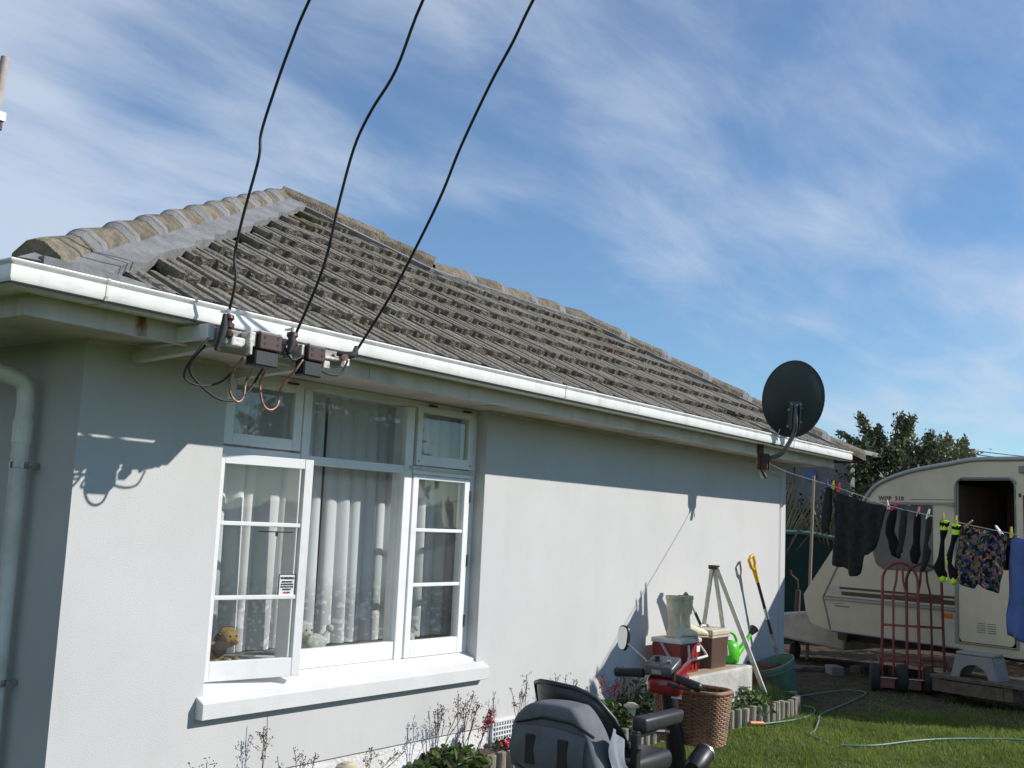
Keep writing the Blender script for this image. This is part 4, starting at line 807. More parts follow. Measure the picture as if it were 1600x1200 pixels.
# side wall with the doorway cut: build as bands of quads from polygon split
def side_panel(d0, d1):
    b = MB()
    left = [(.68,.385)]+[q for q in reversed([p for p in outl if p[0] > .68])]  # bottom to top of the nose part, clockwise
    nose = [(.68,.372),(2.315,.401),(2.59,.466),(2.666,.608),(2.70,.811),(2.278,1.40),(2.073,1.64),(1.865,1.967),(1.814,2.037),(1.711,2.154),(1.551,2.239),(1.238,2.34),(.798,2.415),(.68,2.432)]
    tail = [(.042,.34),(.042,2.465),(-.071,2.465),(-1.8,2.46),(-2.05,2.30),(-2.25,2.0),(-2.35,1.2),(-2.3,.42)]
    top = [(.042,2.245),(.68,2.245),(.68,2.432),(.46,2.465),(.042,2.465)]; bot = [(.042,.34),(.68,.372),(.68,.45),(.042,.45)]
    for poly in (nose, tail, top, bot): b.prism(poly, d1-d0, BM_ @ Matrix.Translation((0,0,d0)))
    return b
part('side_wall', side_panel(0, .03), m_cvb, cv)
b = MB(); n = len(outl)                       # skin round the outline, far side
vs = [tuple(CP(s, z, .03)) for s, z in outl]+[tuple(CP(s, z, 2.1)) for s, z in outl]
b.add(vs, [(i, (i+1) % n, n+(i+1) % n, n+i) for i in range(n) if i != n-1]+[tuple(range(n, 2*n))]); b.add([tuple(CP(-2.3,.42,.03)), tuple(CP(-.037,.335,.03)), tuple(CP(-.037,.335,2.1)), tuple(CP(-2.3,.42,2.1))], [(0,1,2,3)])
b.add([tuple(CP(-2.3,.5,.06)), tuple(CP(2.4,.5,.06)), tuple(CP(2.4,.5,2.05)), tuple(CP(-2.3,.5,2.05))], [(0,1,2,3)])
part('shell', b, m_cvb, cv, recalc=False, smooth=35)
rf = MB(); rp = [p for p in outl[4:14]]
rf.tube(smooth_path([CP(s, z+.012, .0) for s, z in rp], 4), .026, 8); part('roof_trim', rf, m_cvt, cv, smooth=60)
rr2 = MB(); rp2 = [(-2.05,2.30),(-1.8,2.475),(.46,2.478),(.8,2.43),(1.238,2.352),(1.551,2.25),(1.72,2.16)]
for i in range(len(rp2)-1):
    a, c = rp2[i], rp2[i+1]; 
inn = MB(); inn.box((-1.5,.52,.3),(1.6,2.2,.32), BM_); inn.box((.75,.52,.04),(.78,2.2,1.2), BM_); inn.box((.1,.51,.9),(.64,1.9,1.0), BM_)
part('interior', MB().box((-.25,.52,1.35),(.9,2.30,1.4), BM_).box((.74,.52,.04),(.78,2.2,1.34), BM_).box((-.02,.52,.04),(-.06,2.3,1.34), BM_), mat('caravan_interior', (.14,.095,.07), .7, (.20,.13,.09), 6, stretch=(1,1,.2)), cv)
part('cupboard', MB().box((.35,.52,1.0),(.50,1.9,1.34), BM_), mat('cupboard_brown', (.22,.14,.10), .5), cv, bevel=.01)
part('worktop', MB().box((.52,1.52,.5),(.73,1.66,1.3), BM_), mat('worktop_cream', (.5,.48,.40), .6), cv, bevel=.02)
fr = MB(); dp_ = [CP(s, z, -.004) for s, z in [(.7,.44),(.7,2.17),(.685,2.225),(.63,2.265),(.09,2.265),(.035,2.225),(.022,2.17),(.022,.44)]]
fr.tube(dp_, .016, 6, closed=True); part('door_frame', fr, m_cvt, cv, smooth=60)
# door: lower half shut, upper half folded back
ld = MB(); ld.prism([(.055,.50),(.085,.46),(.64,.46),(.668,.50),(.668,1.27),(.055,1.27)], .03, BM_ @ Matrix.Translation((0,0,-.006)))
dl = part('lower_door', ld, m_cvb, cv)
q = MB()
for i in range(5):
    for s0 in (.30, .42): q.box((s0-.045,.575+i*.024,-.0095),(s0+.045,.583+i*.024,-.004), BM_)
part('vent_slots', q, m_cvg, dl)
udr = MB(); udr.prism([(0.0,1.34),(0.0,2.18),(-.04,2.225),(-.57,2.225),(-.61,2.18),(-.61,1.34)], .03, BM_ @ Matrix.Translation((0,0,-.05)))
u_ = part('upper_door', udr, m_cvb, cv, bevel=.006, label='upper half door folded back against the side')
q = MB(); q.prism([(-.08,1.55),(-.08,2.08),(-.52,2.08),(-.52,1.55)], .008, BM_ @ Matrix.Translation((0,0,-.058))); part('door_window', q, mat('dark_window', (.02,.022,.025), .12), u_)
q = MB(); q.box((-.035,2.06,-.06),(-.055,2.10,-.05), BM_); part('door_catch', q, m_black, u_)
for z in (1.98, 2.14):
    q = MB(); q.cyl(CP(.01, z, -.02), CP(.01, z+.05, -.02), .012, n=8); part('hinge', q, m_steel, cv)
# window recessed, rails, stripes
wn = MB(); wn.prism([(.975,1.955),(.975,1.22),(1.05,1.19),(1.60,1.19),(1.69,1.25),(1.80,1.60),(1.83,1.955)], .012, BM_ @ Matrix.Translation((0,0,-.012))); 
wpn = part('side_window', wn, mat('caravan_window', (.085,.082,.075), .18, (.12,.11,.10), 4, 3), cv, bevel=.006)
q = MB(); q.box((.70,1.965,-.022),(1.83,1.985,-.001), BM_); q.box((.71,1.945,-.03),(.76,1.99,-.001), BM_); part('awning_rail', q, m_cvt, cv)
q = MB(); q.box((.705,2.018,-.002),(1.25,2.024,-.0005), BM_)
part('pinstripe', q, m_brown, cv)
q = MB(); TXM = BM_ @ Matrix.Translation((1.66,2.005,-.003)) @ Matrix(((-1,0,0,0),(0,1,0,0),(0,0,-1,0),(0,0,0,1)))
add_text(q, 'WISP  510', .072, TXM, 'LEFT', bold=.002, spacing=1.05); part('model_lettering', q, m_brown, cv, recalc=False)
q = MB(); q.prism([(.705,.915),(.705,.942),(2.19,.942),(2.18,.915)], .003, BM_ @ Matrix.Translation((0,0,-.004))); q.prism([(.705,.842),(.705,.895),(2.165,.888),(2.15,.842)], .003, BM_ @ Matrix.Translation((0,0,-.004))); part('stripe', q, m_brown, cv)
q = MB(); q.box((.705,.775,-.02),(2.40,.80,-.001), BM_); part('waist_rail', q, m_cvt, cv, bevel=.003)
q = MB(); q.box((.705,.806,-.010),(2.39,.818,-.001), BM_); part('waist_bead', q, m_cvg, cv)
q = MB(); q.prism([(2.19,.945),(2.34,.93),(2.30,.85),(2.17,.85)], .003, BM_ @ Matrix.Translation((0,0,-.0045))); part('stripe_end', q, mat('stripe_white', (.5,.49,.46), .5), cv)
q = MB(); q.box((.745,.70,-.022),(.865,.752,-.001), BM_); part('reflector', q, mat('orange_reflector', (.75,.16,.01), .3), cv, bevel=.004)
q = MB(); q.box((.735,.61,-.003),(.80,.66,-.001), BM_); part('sticker', q, mat('sticker_pale', (.5,.5,.5), .5), cv)
q = MB(); q.box((2.05,.70,-.006),(2.25,.715,-.001), BM_); q.box((2.13,.735,-.006),(2.27,.742,-.001), BM_); part('vent_slots', q, m_cvg, cv)
gap = MB(); gap.tube([CP(1.84,1.95,-.002), CP(2.073,1.464,-.002), CP(2.418,.795,-.002), CP(2.37,.64,-.002), CP(2.306,.401,-.002)], .010, 6); part('nose_seam', gap, m_cvg, cv)
q = MB(); q.tube([CP(2.30,.405,-.006), CP(1.0,.385,-.006), CP(.68,.378,-.006)], .014, 6); q.tube([CP(.04,.345,-.006), CP(-2.2,.42,-.006)], .014, 6); part('skirt_trim', q, m_cvt, cv)
q = MB(); q.box((-.10,2.32,-.03),(-.02,2.40,-.001), BM_); part('awning_lamp', q, m_cvg, cv, bevel=.008)
q = MB(); q.lathe([(.10,-.09),(.29,-.09),(.33,-.06),(.33,.06),(.29,.09),(.10,.09)], 28, Matrix.Translation(CP(-.75,.26,.25)) @ Matrix.Rotation(-th, 4, 'Z') @ Matrix.Rotation(R(90), 4, 'Y')); part('wheel', q, m_rubber, cv, smooth=40)
q = MB(); q.box((-2.0,.26,.5),(2.4,.36,.6), BM_); q.box((-2.0,.26,1.5),(2.4,.36,1.6), BM_); part('chassis', q, m_rust, cv)
q = MB(); q.beam(CP(2.3,.30,.4), CP(3.7,.42,1.02), .06, .1); q.beam(CP(2.3,.30,1.7), CP(3.7,.42,1.08), .06, .1); part('drawbar', q, m_rust, cv)
q = MB(); q.prism([(2.4,.12),(2.4,.55),(2.75,.60),(3.6,.48),(3.6,.2)], .9, BM_ @ Matrix.Translation((0,0,.45))); part('nose_fairing', q, mat('fairing', (.50,.45,.38), .6, (.38,.34,.28), 6), cv, bevel=.03, bseg=2)
jb = thing('jockey_wheel_jack', 'dark steel jockey stand with a crank by the caravan nose', 'caravan jack', (13.2, 5.2, 0))
part('post', MB().cyl((13.25,5.25,.12),(13.2,5.2,.85), .035), m_rust, jb); part('crank', MB().tube([(13.2,5.2,.85),(13.17,5.2,.98),(13.1,5.26,1.05),(13.1,5.26,1.10)], .014, 8), m_rust, jb); part('wheel', MB().lathe([(.02,-.04),(.09,-.04),(.1,0),(.09,.04),(.02,.04)], 18, Matrix.Translation((13.25,5.25,.10)) @ Matrix.Rotation(R(90),4,'X')), m_rubber, jb, smooth=40)

# ================================================================ THINGS BY THE CARAVAN
m_redp = mat('red_enamel', (.30, .018, .02), .4, (.20, .02, .02), 20, coat=.2)
def trolley(name, base, ang, label, darker=False):
    mt = m_redp if not darker else mat('dull_red', (.10, .02, .022), .6)
    t = thing(name, label, 'hand trolley', base, 'hand trolleys by the caravan')
    M = Matrix.Translation(base) @ Matrix.Rotation(ang+math.pi, 4, 'Z') @ Matrix.Rotation(R(-5), 4, 'Y')     # local y = width, z = up, leans back along +x
    def T(x, y, z): return M @ Vector((x, y, z))
    b = MB(); hoop = [T(0,-.185,.12), T(0,-.18,.6), T(0,-.175,1.12)]+[T(0,-.175*math.cos(a), 1.12+.19*math.sin(a)) for a in np.linspace(.25, math.pi-.25, 8)]+[T(0,.175,1.12), T(0,.18,.6), T(0,.185,.12)]
    b.tube(hoop, .015, 8); part('frame', b, mt, t, smooth=60)
    for y in (-.07, .06):
        part('upright', MB().tube([T(.02,y,.12), T(.02,y,.98), T(.02,y-.03 if y > 0 else y+.03,1.12), T(.0,y*.4,1.26)], .012, 8), mt, t, smooth=60)
    for z in (.32, .66, .96): part('crossbar', MB().box((-.008,-.18,z-.012),(.012,.18,z+.012), M), mt, t)
    part('toe_plate', MB().box((-.26,-.2,.02),(.0,.2,.028), M).box((-.01,-.2,.02),(.0,.2,.12), M), mt, t)
    part('axle', MB().cyl(T(.09,-.27,.125), T(.09,.27,.125), .010, n=8), m_steel, t)
    for y in (-.26, .26):
        Mw = M @ Matrix.Translation((.09, y, .125)) @ Matrix.Rotation(R(90), 4, 'X')
        w_ = part('wheel', MB().lathe([(.06,-.04),(.115,-.05),(.14,-.038),(.146,0),(.14,.038),(.115,.05),(.06,.04)], 24, Mw), m_rubber, t, smooth=40)
        part('hub', MB().lathe([(.012,-.03),(.062,-.022),(.062,.022),(.012,.03)], 16, Mw), m_steel, w_)
        part('side_brace', MB().tube([T(.09,y*.82,.125), T(0,y*.80,.32)], .010, 6), mt, t)
trolley('hand_trolley', Vector((11.50, 3.42, .0)), R(13)+R(8), 'red tubular hand trolley with two black wheels, front one')
trolley('hand_trolley', Vector((11.62, 3.20, .0)), R(13)+R(14), 'darker red hand trolley standing behind the front one', True)
# wooden step and plastic stool
m_pal = mat('pallet_wood', (.15, .115, .085), .85, (.085, .065, .05), 14, 8, bump=.4, bscale=60)
wp = thing('wooden_step', 'low step of old timber planks in front of the caravan door', 'wooden step', (12.0, 2.6, 0))
def WPm(s, d): return CP(s, 0, d)
for d0 in (-.86, -.72, -.58, -.44):
    part('plank', MB().box((-.40+.02*math.sin(d0*9),.13,d0),(.56,.165,d0+.13), BM_), m_pal, wp, bevel=.004)
for s0 in (-.30, .45): part('bearer', MB().box((s0,.0,-.85),(s0+.09,.13,-.34), BM_), m_pal, wp, bevel=.004)
part('front_board', MB().box((-.21,.0,-.855),(.45,.12,-.83), BM_), m_pal, wp)
SM = BM_ @ Matrix.Translation((.14, .165, -.62))
st = thing('step_stool', 'grey moulded plastic step stool standing on the wooden step', 'step stool', (SM @ Vector((0,0,0))))
m_stool = mat('stool_grey', (.26, .27, .275), .5)
part('top', MB().prism([(-.20,-.115),(.20,-.115),(.20,.115),(-.20,.115)], .035, SM @ Matrix.Translation((0,.225,0)) @ Matrix.Rotation(R(-90),4,'X')), m_stool, st, bevel=.012, bseg=2)
def arch(hw, sp, hgt, foot):
    pts = [(-hw-.05,0),(-hw,hgt),(hw,hgt),(hw+.05,0),(foot,0)]
    for a in np.linspace(0, math.pi, 13): pts.append((foot*.98*math.cos(a), foot*.88*math.sin(a)))
    pts.append((-foot,0)); return pts
for z in (-.14, .115): part('side_panel', MB().prism(arch(.19,0,.225,.155 if z else .1), .022, SM @ Matrix.Translation((0,0,z))), m_stool, st, bevel=.003)
for sx in (-1, 1):
    q = MB(); q.add([SM @ Vector(p) for p in [(sx*.20,.225,-.11),(sx*.20,.225,.11),(sx*.245,0,.135),(sx*.245,0,-.135),(sx*.185,.22,-.11),(sx*.185,.22,.11),(sx*.225,0,.135),(sx*.225,0,-.135)]], [(0,1,2,3),(7,6,5,4),(0,4,5,1),(2,6,7,3),(0,3,7,4),(1,5,6,2)]); part('end_panel', q, m_stool, st)
for i, (x, y, l, h) in enumerate([(12.3, 4.6, .5, .05), (11.9, 4.9, .6, .04), (12.7, 4.2, .4, .08), (12.9, 3.9, .3, .06), (12.15, 4.35, .22, .10)]):
    lab = ['weathered board lying flat on the bare soil beyond the green pot', 'long thin board on the bare soil near the caravan jack', 'short timber offcut under the caravan nose', 'timber offcut under the caravan side', 'broken concrete block on the soil left of the trolleys'][i]
    b = MB(); b.box((-l/2,-.07,0),(l/2,.07,h), Matrix.Translation((x,y,0)) @ Matrix.Rotation(R(-60+25*i),4,'Z')); solo('timber_offcut' if i < 4 else 'concrete_block', b, m_pal if i < 4 else mat('rubble', (.20,.19,.18), .9), lab, 'offcut' if i < 4 else 'block', (x,y,0), bevel=.006)

# ================================================================ THINGS AGAINST THE WALL
STZ = .425
b = MB(); b.box((7.36, 3.86, 0), (8.80, 4.296, STZ))
solo('concrete_step', b, mat('step_white', (.55, .54, .51), .85, (.40,.385,.36), 5, 8, bump=.7, bscale=30, bdist=.01), 'long white painted concrete step against the house wall', 'step', (8.0, 4.1, 0), bevel=.018, bseg=2)
m_crd = mat('cooler_red', (.27, .022, .02), .45, (.22,.025,.022), 9); m_cwh = mat('cooler_white', (.66, .65, .62), .5, (.55,.54,.5), 12)
c1 = thing('cool_box', 'red and white cool box with a white handle, under the rubber boots', 'cool box', (7.77, 4.06, STZ), None)
cx0, cx1, cy0, cy1 = 7.60, 7.94, 3.93, 4.19
part('body', MB().add([(cx0+.015,cy0+.012,STZ),(cx1-.015,cy0+.012,STZ),(cx1-.015,cy1-.01,STZ),(cx0+.015,cy1-.01,STZ),(cx0,cy0,STZ+.235),(cx1,cy0,STZ+.235),(cx1,cy1,STZ+.235),(cx0,cy1,STZ+.235)], [(0,3,2,1),(4,5,6,7),(0,1,5,4),(1,2,6,5),(2,3,7,6),(3,0,4,7)]), m_crd, c1, bevel=.01, bseg=2)
part('lid', MB().box((cx0-.008,cy0-.008,STZ+.236),(cx1+.008,cy1+.005,STZ+.275)), m_cwh, c1, bevel=.012, bseg=2)
part('handle', MB().tube([(cx0+.10,cy0-.012,STZ+.225),(cx0+.08,cy0-.03,STZ+.15),(cx0+.03,cy0-.05,STZ+.12),(cx0+.05,cy0-.055,STZ+.12),(cx1-.0,cy0-.055,STZ+.135),(cx1+.03,cy0-.02,STZ+.16),(cx1+.01,cy0+.03,STZ+.225)], .010, 8), m_cwh, c1)
part('handle_pivot', MB().beam((cx0-.014,cy0+.17,STZ+.245), (cx0-.02,cy0+.07,STZ+.11), .035, .014), mat('cooler_grey', (.34,.33,.32), .5), c1, bevel=.004)
part('label', MB().box((cx1-.075,cy0-.002,STZ+.165),(cx1-.02,cy0+.004,STZ+.212)), m_paper, c1)
q = MB()
for i in range(1, 6): q.box((cx0+i*.062,cy0-.0,STZ+.03),(cx0+i*.062+.006,cy0+.008,STZ+.225))
part('ribs', q, m_crd, c1)
c2 = thing('cool_box', 'brown cool box with a cream lid standing right of the red one', 'cool box', (8.28, 4.05, STZ))
bx0, bx1, by0, by1 = 8.12, 8.44, 3.92, 4.18
part('body', MB().add([(bx0+.02,by0+.015,STZ),(bx1-.02,by0+.015,STZ),(bx1-.02,by1-.01,STZ),(bx0+.02,by1-.01,STZ),(bx0,by0,STZ+.27),(bx1,by0,STZ+.27),(bx1,by1,STZ+.27),(bx0,by1,STZ+.27)], [(0,3,2,1),(4,5,6,7),(0,1,5,4),(1,2,6,5),(2,3,7,6),(3,0,4,7)]), mat('cooler_brown', (.10,.058,.042), .5, (.085,.05,.036), 10), c2, bevel=.012, bseg=2)
m_cl = mat('cooler_cream', (.58,.50,.40), .5, (.50,.43,.34), 10)
part('lid', MB().box((bx0-.01,by0-.01,STZ+.271),(bx1+.01,by1+.006,STZ+.322)), m_cl, c2, bevel=.014, bseg=2); part('lid_rim', MB().box((bx0-.006,by0-.006,STZ+.255),(bx1+.006,by1+.003,STZ+.2705)), m_cl, c2, bevel=.003)
part('carry_handle', MB().tube([(bx0+.09,by0+.15,STZ+.323),(bx0+.10,by0+.15,STZ+.340),(bx1-.10,by0+.15,STZ+.340),(bx1-.09,by0+.15,STZ+.323)], .009, 8), m_cwh, c2)
m_boot = mat('boot_cream', (.70, .62, .45), .6, (.56,.48,.32), 22, 8, .45, .65, bump=.2, bscale=60)
def boot(x, y, ang, label, z=STZ+.277):
    M = Matrix.Translation((x, y, z)) @ Matrix.Scale(.96, 4) @ Matrix.Rotation(ang, 4, 'Z')
    t = thing('rubber_boot', label, 'boot', (x, y, z), 'rubber boots on the cool box')
    rings = [(.0,.0,.045,.07),(.0,.03,.048,.075),(.0,.07,.046,.060),(-.008,.11,.044,.050),(-.012,.16,.046,.050),(-.014,.22,.055,.057),(-.016,.28,.060,.062),(-.018,.33,.062,.063)]
    b = MB(); n = 20; vs = []
    for cx_, z_, ry, rx in rings:
        for j in range(n):
            a = 2*math.pi*j/n; vs.append((cx_+rx*math.cos(a), ry*math.sin(a), z_))
    inner = [(-.018,.33,.056,.057),(-.014,.2,.048,.05),(-.01,.12,.038,.044)]
    for cx_, z_, ry, rx in inner:
        for j in range(n):
            a = 2*math.pi*j/n; vs.append((cx_+rx*math.cos(a), ry*math.sin(a), z_))
    k = len(rings)+len(inner); b.add(vs, [(i*n+j, i*n+(j+1) % n, (i+1)*n+(j+1) % n, (i+1)*n+j) for i in range(k-1) for j in range(n)]+[tuple((k-1)*n+j for j in range(n)), tuple(range(n))[::-1]], M)
    # foot
    fr_ = [(.02,.040,.045,.075),(.07,.034,.044,.058),(.12,.030,.047,.046),(.165,.026,.044,.036),(.195,.022,.030,.022),(.205,.018,.012,.010)]
    vs = []
    for fx_, cz, ry, rz_ in fr_:
        for j in range(n):
            a = 2*math.pi*j/n; vs.append((fx_, ry*math.cos(a), max(.004, cz+rz_*math.sin(a)*(1 if math.sin(a) > 0 else .6))))
    b.add(vs, [(i*n+j, i*n+(j+1) % n, (i+1)*n+(j+1) % n, (i+1)*n+j) for i in range(len(fr_)-1) for j in range(n)]+[tuple(range(n)), tuple((len(fr_)-1)*n+j for j in range(n))], M)
    part('upper', b, m_boot, t, smooth=60)
    sole = [(-.075,-.03),(-.05,-.045),(.03,-.042),(.12,-.052),(.19,-.04),(.212,0),(.19,.04),(.12,.05),(.03,.04),(-.05,.045),(-.075,.03)]
    part('sole', MB().prism(sole, .012, M @ Matrix.Translation((0,0,-.004))), mat('boot_sole', (.46,.40,.26), .7), t, bevel=.003)
    part('cuff', MB().lathe([(.062,.30),(.068,.305),(.068,.335),(.062,.335)], 20, M @ Matrix.Translation((-.018,0,0)) @ Matrix.Scale(1,4), caps=False), m_boot, t, smooth=50)
boot(7.72, 4.05, R(-38), 'cream rubber boot on the red cool box, the left one of the two'); boot(7.86, 4.02, R(-32), 'cream rubber boot on the red cool box, the right one beside the brown box')
# walking stick leaning behind the brown cool box
ws = thing('walking_stick', 'metal stick with a black handle leaning on the wall behind the cool boxes', 'walking stick', (8.6, 4.24, STZ))
part('shaft', MB().cyl((8.75,4.24,.55), (8.29,4.24,.99), .009, n=8), m_alu, ws); part('grip', MB().tube([(8.56,4.24,.73),(8.44,4.24,.85)], .013, 8), m_black, ws); part('handle', MB().tube([(8.30,4.24,.98),(8.27,4.24,1.01),(8.24,4.23,1.015),(8.20,4.22,1.0)], .014, 8), m_black, ws, smooth=60)
# stepladder frame leaning folded
ld_ = thing('stepladder', 'narrow aluminium stepladder opened in an A against the wall', 'ladder', (8.6, 4.0, 0))
top = Vector((8.19, 3.93, 1.25))
m_rail = m_alu
part('rail', MB().beam(top+Vector((-.01,-.01,0)), (9.02, 3.84, .16), .040, .020, (1,0,0)), mat('rail_white', (.72,.72,.69), .5, (.58,.58,.55), 20), ld_, bevel=.003)
part('rail', MB().beam(top+Vector((-.02,.03,-.01)), (8.60, 4.27, .45), .034, .018, (1,0,0)), m_rail, ld_, bevel=.003)
part('rail', MB().beam(top+Vector((.0,.018,-.005)), (8.62, 4.02, .50), .034, .018, (1,0,0)), mat('rail_white', (0,0,0)), ld_, bevel=.003)
part('hinge', MB().box((8.15,3.91,1.235),(8.215,3.985,1.268)), m_maroon, ld_, bevel=.004)
# watering can
wc = thing('watering_can', 'bright green plastic watering can with a black rose', 'watering can', (8.7, 4.05, STZ))
m_grn = mat('green_plastic', (.085, .52, .02), .35, (.07,.44,.02), 12)
part('body', MB().lathe([(.0,.001),(.085,.001),(.098,.02),(.10,.09),(.094,.15),(.072,.185),(.04,.19)], 24, Matrix.Translation((8.72,4.06,STZ)), caps=False), m_grn, wc, smooth=50)
part('spout', MB().tube([(8.76,4.03,STZ+.04),(8.88,4.0,STZ+.13),(9.0,3.97,STZ+.25)], [.042,.026,.014], 12), m_grn, wc, smooth=60)
part('handle', MB().tube(smooth_path([(8.63,4.08,STZ+.05),(8.59,4.09,STZ+.14),(8.62,4.08,STZ+.24),(8.69,4.06,STZ+.27),(8.77,4.03,STZ+.24),(8.81,4.02,STZ+.18)], 4), .012, 8), m_grn, wc, smooth=60)
part('rose', MB().cyl((8.985,3.975,STZ+.235),(9.04,3.96,STZ+.285), .018, .042), m_black, wc, smooth=40)
# cane on the step
b = MB(); b.tube([(7.0, 3.90, STZ+.006), (8.25, 3.93, STZ+.006)], .005, 6); solo('bamboo_cane', b, mat('bamboo', (.45,.28,.10), .6), 'thin orange bamboo cane lying along the front of the step', 'cane', (7.6, 3.9, STZ))
b = MB(); b.box((7.55,3.875,STZ+.001),(8.5,3.99,STZ+.010), ); solo('cardboard_strip', b, mat('cardboard', (.42,.30,.18), .9, (.30,.24,.16), 10), 'flat strip of brown board on the step under the watering can', 'board', (8.0,3.93,STZ), bevel=.002)
# spade
sp3 = thing('garden_spade', 'spade with a yellow D handle and a worn shaft leaning on the far wall', 'spade', (9.98, 4.14, 0))
ta, tb = Vector((9.50, 4.20, 1.30)), Vector((9.98, 4.14, .42))
dd = (tb-ta).normalized(); sd_ = dd.cross(Vector((0,1,0))).normalized()
m_yel = mat('yellow_plastic', (.70, .40, .01), .4)
hp = [ta+dd*.12, ta+dd*.06-sd_*.045, ta-dd*.02-sd_*.05, ta-dd*.03, ta-dd*.02+sd_*.05, ta+dd*.06+sd_*.045, ta+dd*.12]
part('handle', MB().tube(hp, .016, 8).tube([ta+dd*.10, ta+dd*.24], [.024,.018], 10), m_yel, sp3, smooth=60)
part('shaft', MB().cyl(ta+dd*.24, ta+dd*.52, .015), m_black, sp3); part('shaft', MB().cyl(ta+dd*.52, ta+dd*.64, .017), m_alu, sp3, label='bare metal sleeve in the shaft'); part('shaft', MB().cyl(ta+dd*.64, ta+dd*.80, .015), m_black, sp3); part('shaft', MB().cyl(ta+dd*.80, tb+dd*.1, .016), m_timber, sp3)
part('blade', MB().beam(tb+dd*.08, tb+dd*.36, .17, .004, (0,1,0)), m_steel, sp3)
# tilted green planter
pg = thing('plant_pot', 'large green plastic pot tipped towards the house, muddy inside', 'plant pot', (9.98, 4.02, .05))
Mp = Matrix.Translation((9.90, 4.02, .05)) @ Matrix.Scale(.68, 4) @ Matrix.Rotation(R(-18), 4, 'Y') @ Matrix.Rotation(R(-14), 4, 'X')
m_pot = mat('pot_green', (.075, .16, .12), .45, (.11,.20,.155), 7, 6, bump=.1, bscale=30)
part('body', MB().lathe([(.0,.0),(.19,.0),(.205,.02),(.268,.40),(.285,.405),(.295,.44),(.295,.47),(.283,.475),(.278,.45),(.255,.40),(.19,.05),(.0,.04)], 36, Mp, caps=False), m_pot, pg, smooth=40)
part('rim_band', MB().lathe([(.27,.36),(.282,.365),(.284,.40),(.271,.405)], 36, Mp, caps=False), m_pot, pg, smooth=40)
b = MB(); b.lathe([(.0,.0),(.14,.0),(.19,.30),(.20,.30),(.20,.33),(.18,.33),(.14,.04),(0,.03)], 28, Matrix.Translation((9.78,4.17,0)) @ Matrix.Rotation(R(6),4,'Y'), caps=False)
solo('terracotta_pot', b, mat('terracotta_dark', (.14,.055,.035), .85, (.09,.04,.03), 12), 'dark reddish pot behind the tipped green pot', 'plant pot', (9.78,4.17,0), smooth=40)

# ================================================================ GARDEN BED
edge = [(5.0,4.08),(5.35,4.03),(5.75,3.99),(6.2,3.95),(6.7,3.89),(7.1,3.88),(7.5,3.84),(7.9,3.77),(8.3,3.70),(8.7,3.64),(9.0,3.62),(9.25,3.64),(9.42,3.72),(9.46,3.86),(9.40,4.0)]
ep = smooth_path([(x,y,0) for x,y in edge], 12)
be = thing('garden_edging', 'curved edging of short half round timber posts along the flower bed', 'garden edging', (7.2, 3.9, 0))
m_edge = mat('edging_wood', (.30, .275, .22), .85, (.19,.17,.13), 20, 8, bump=.6, bscale=50, rnd=.18, stretch=(1,1,.25))
half = MB(); prf = [(-.034,.022),(-.034,0),(-.026,-.016),(-.012,-.026),(.012,-.026),(.026,-.016),(.034,0),(.034,.022)]; half.prism(prf, .155); hm = half.mesh('edging_post', m_edge, bevel=.004)
acc = 0; last = None
for i in range(len(ep)-1):
    d = ep[i+1]-ep[i]; acc += d.length
    if acc >= .0715:
        acc = 0; o = bpy.data.objects.new('edging_post', hm); COL.objects.link(o); o.parent = be; o.location = ep[i]-be.location+Vector((0,0,-.01+random.uniform(-.006,.008))); o.rotation_euler = (random.uniform(-.03,.03), random.uniform(-.03,.03), math.atan2(d.y, d.x)); o.scale = (1,1,random.uniform(.95,1.05))
b = MB()
def soil_fn(u, v):
    p = ep[min(int(u*(len(ep)-1)), len(ep)-1)]; y1 = 4.30; k = v
    return (p.x+(0 if u < .93 else 0), p.y+.02+(y1-p.y-.02)*k if p.y < y1 else y1, .085+.03*math.sin(k*math.pi)+.012*math.sin(p.x*17+k*9)+random.uniform(-.006,.006))
b.grid(soil_fn, 120, 10); b.add([(2.6,3.95,.004),(5.0,3.95,.004),(5.0,4.3,.06),(2.6,4.3,.06)], [(0,1,2,3)])
o = part('flower_bed', b, m_soil, None, smooth=60); tag(o, kind='structure')
# leafy plants
def leaf_mesh(mb, c, r, n, size, up=.6, flat=.5, rs=random):
    for k in range(n):
        a = rs.uniform(0, 6.283); rad = r*math.sqrt(rs.random()); h = rs.uniform(.0, 1)
        p = Vector((c[0]+rad*math.cos(a), c[1]+rad*math.sin(a), c[2]+h*up*(1-.5*(rad/r)**2)))
        nrm_ = Vector((rs.gauss(0,.6)+math.cos(a)*.4, rs.gauss(0,.6)+math.sin(a)*.4, rs.uniform(.3,1))).normalized(); t_ = nrm_.cross(Vector((rs.gauss(0,1), rs.gauss(0,1), rs.gauss(0,1)))).normalized(); b_ = nrm_.cross(t_)
        s_ = size*rs.uniform(.6, 1.3); dr = nrm_*s_*.18
        mb.add([p-t_*s_, p-t_*s_*.35+b_*s_*.55+dr, p+t_*s_*.6+b_*s_*.4+dr, p+t_*s_, p+t_*s_*.6-b_*s_*.4+dr, p-t_*s_*.35-b_*s_*.55+dr], [(0,1,2,3),(0,3,4,5)])
def rosette(x, y, r, h, n, size, mt, label, cat='plant', group=None, red=0):
    b = MB(); leaf_mesh(b, (x, y, .07), r, n, size, h)
    if red:
        b.mi = 1; leaf_mesh(b, (x, y, .07), r*1.1, red, size, h*.8)
    return solo('leafy_plant', b, [mt, m_redleaf], label, cat, (x, y, .07), group, recalc=False)
gp = 'plants in the flower bed'
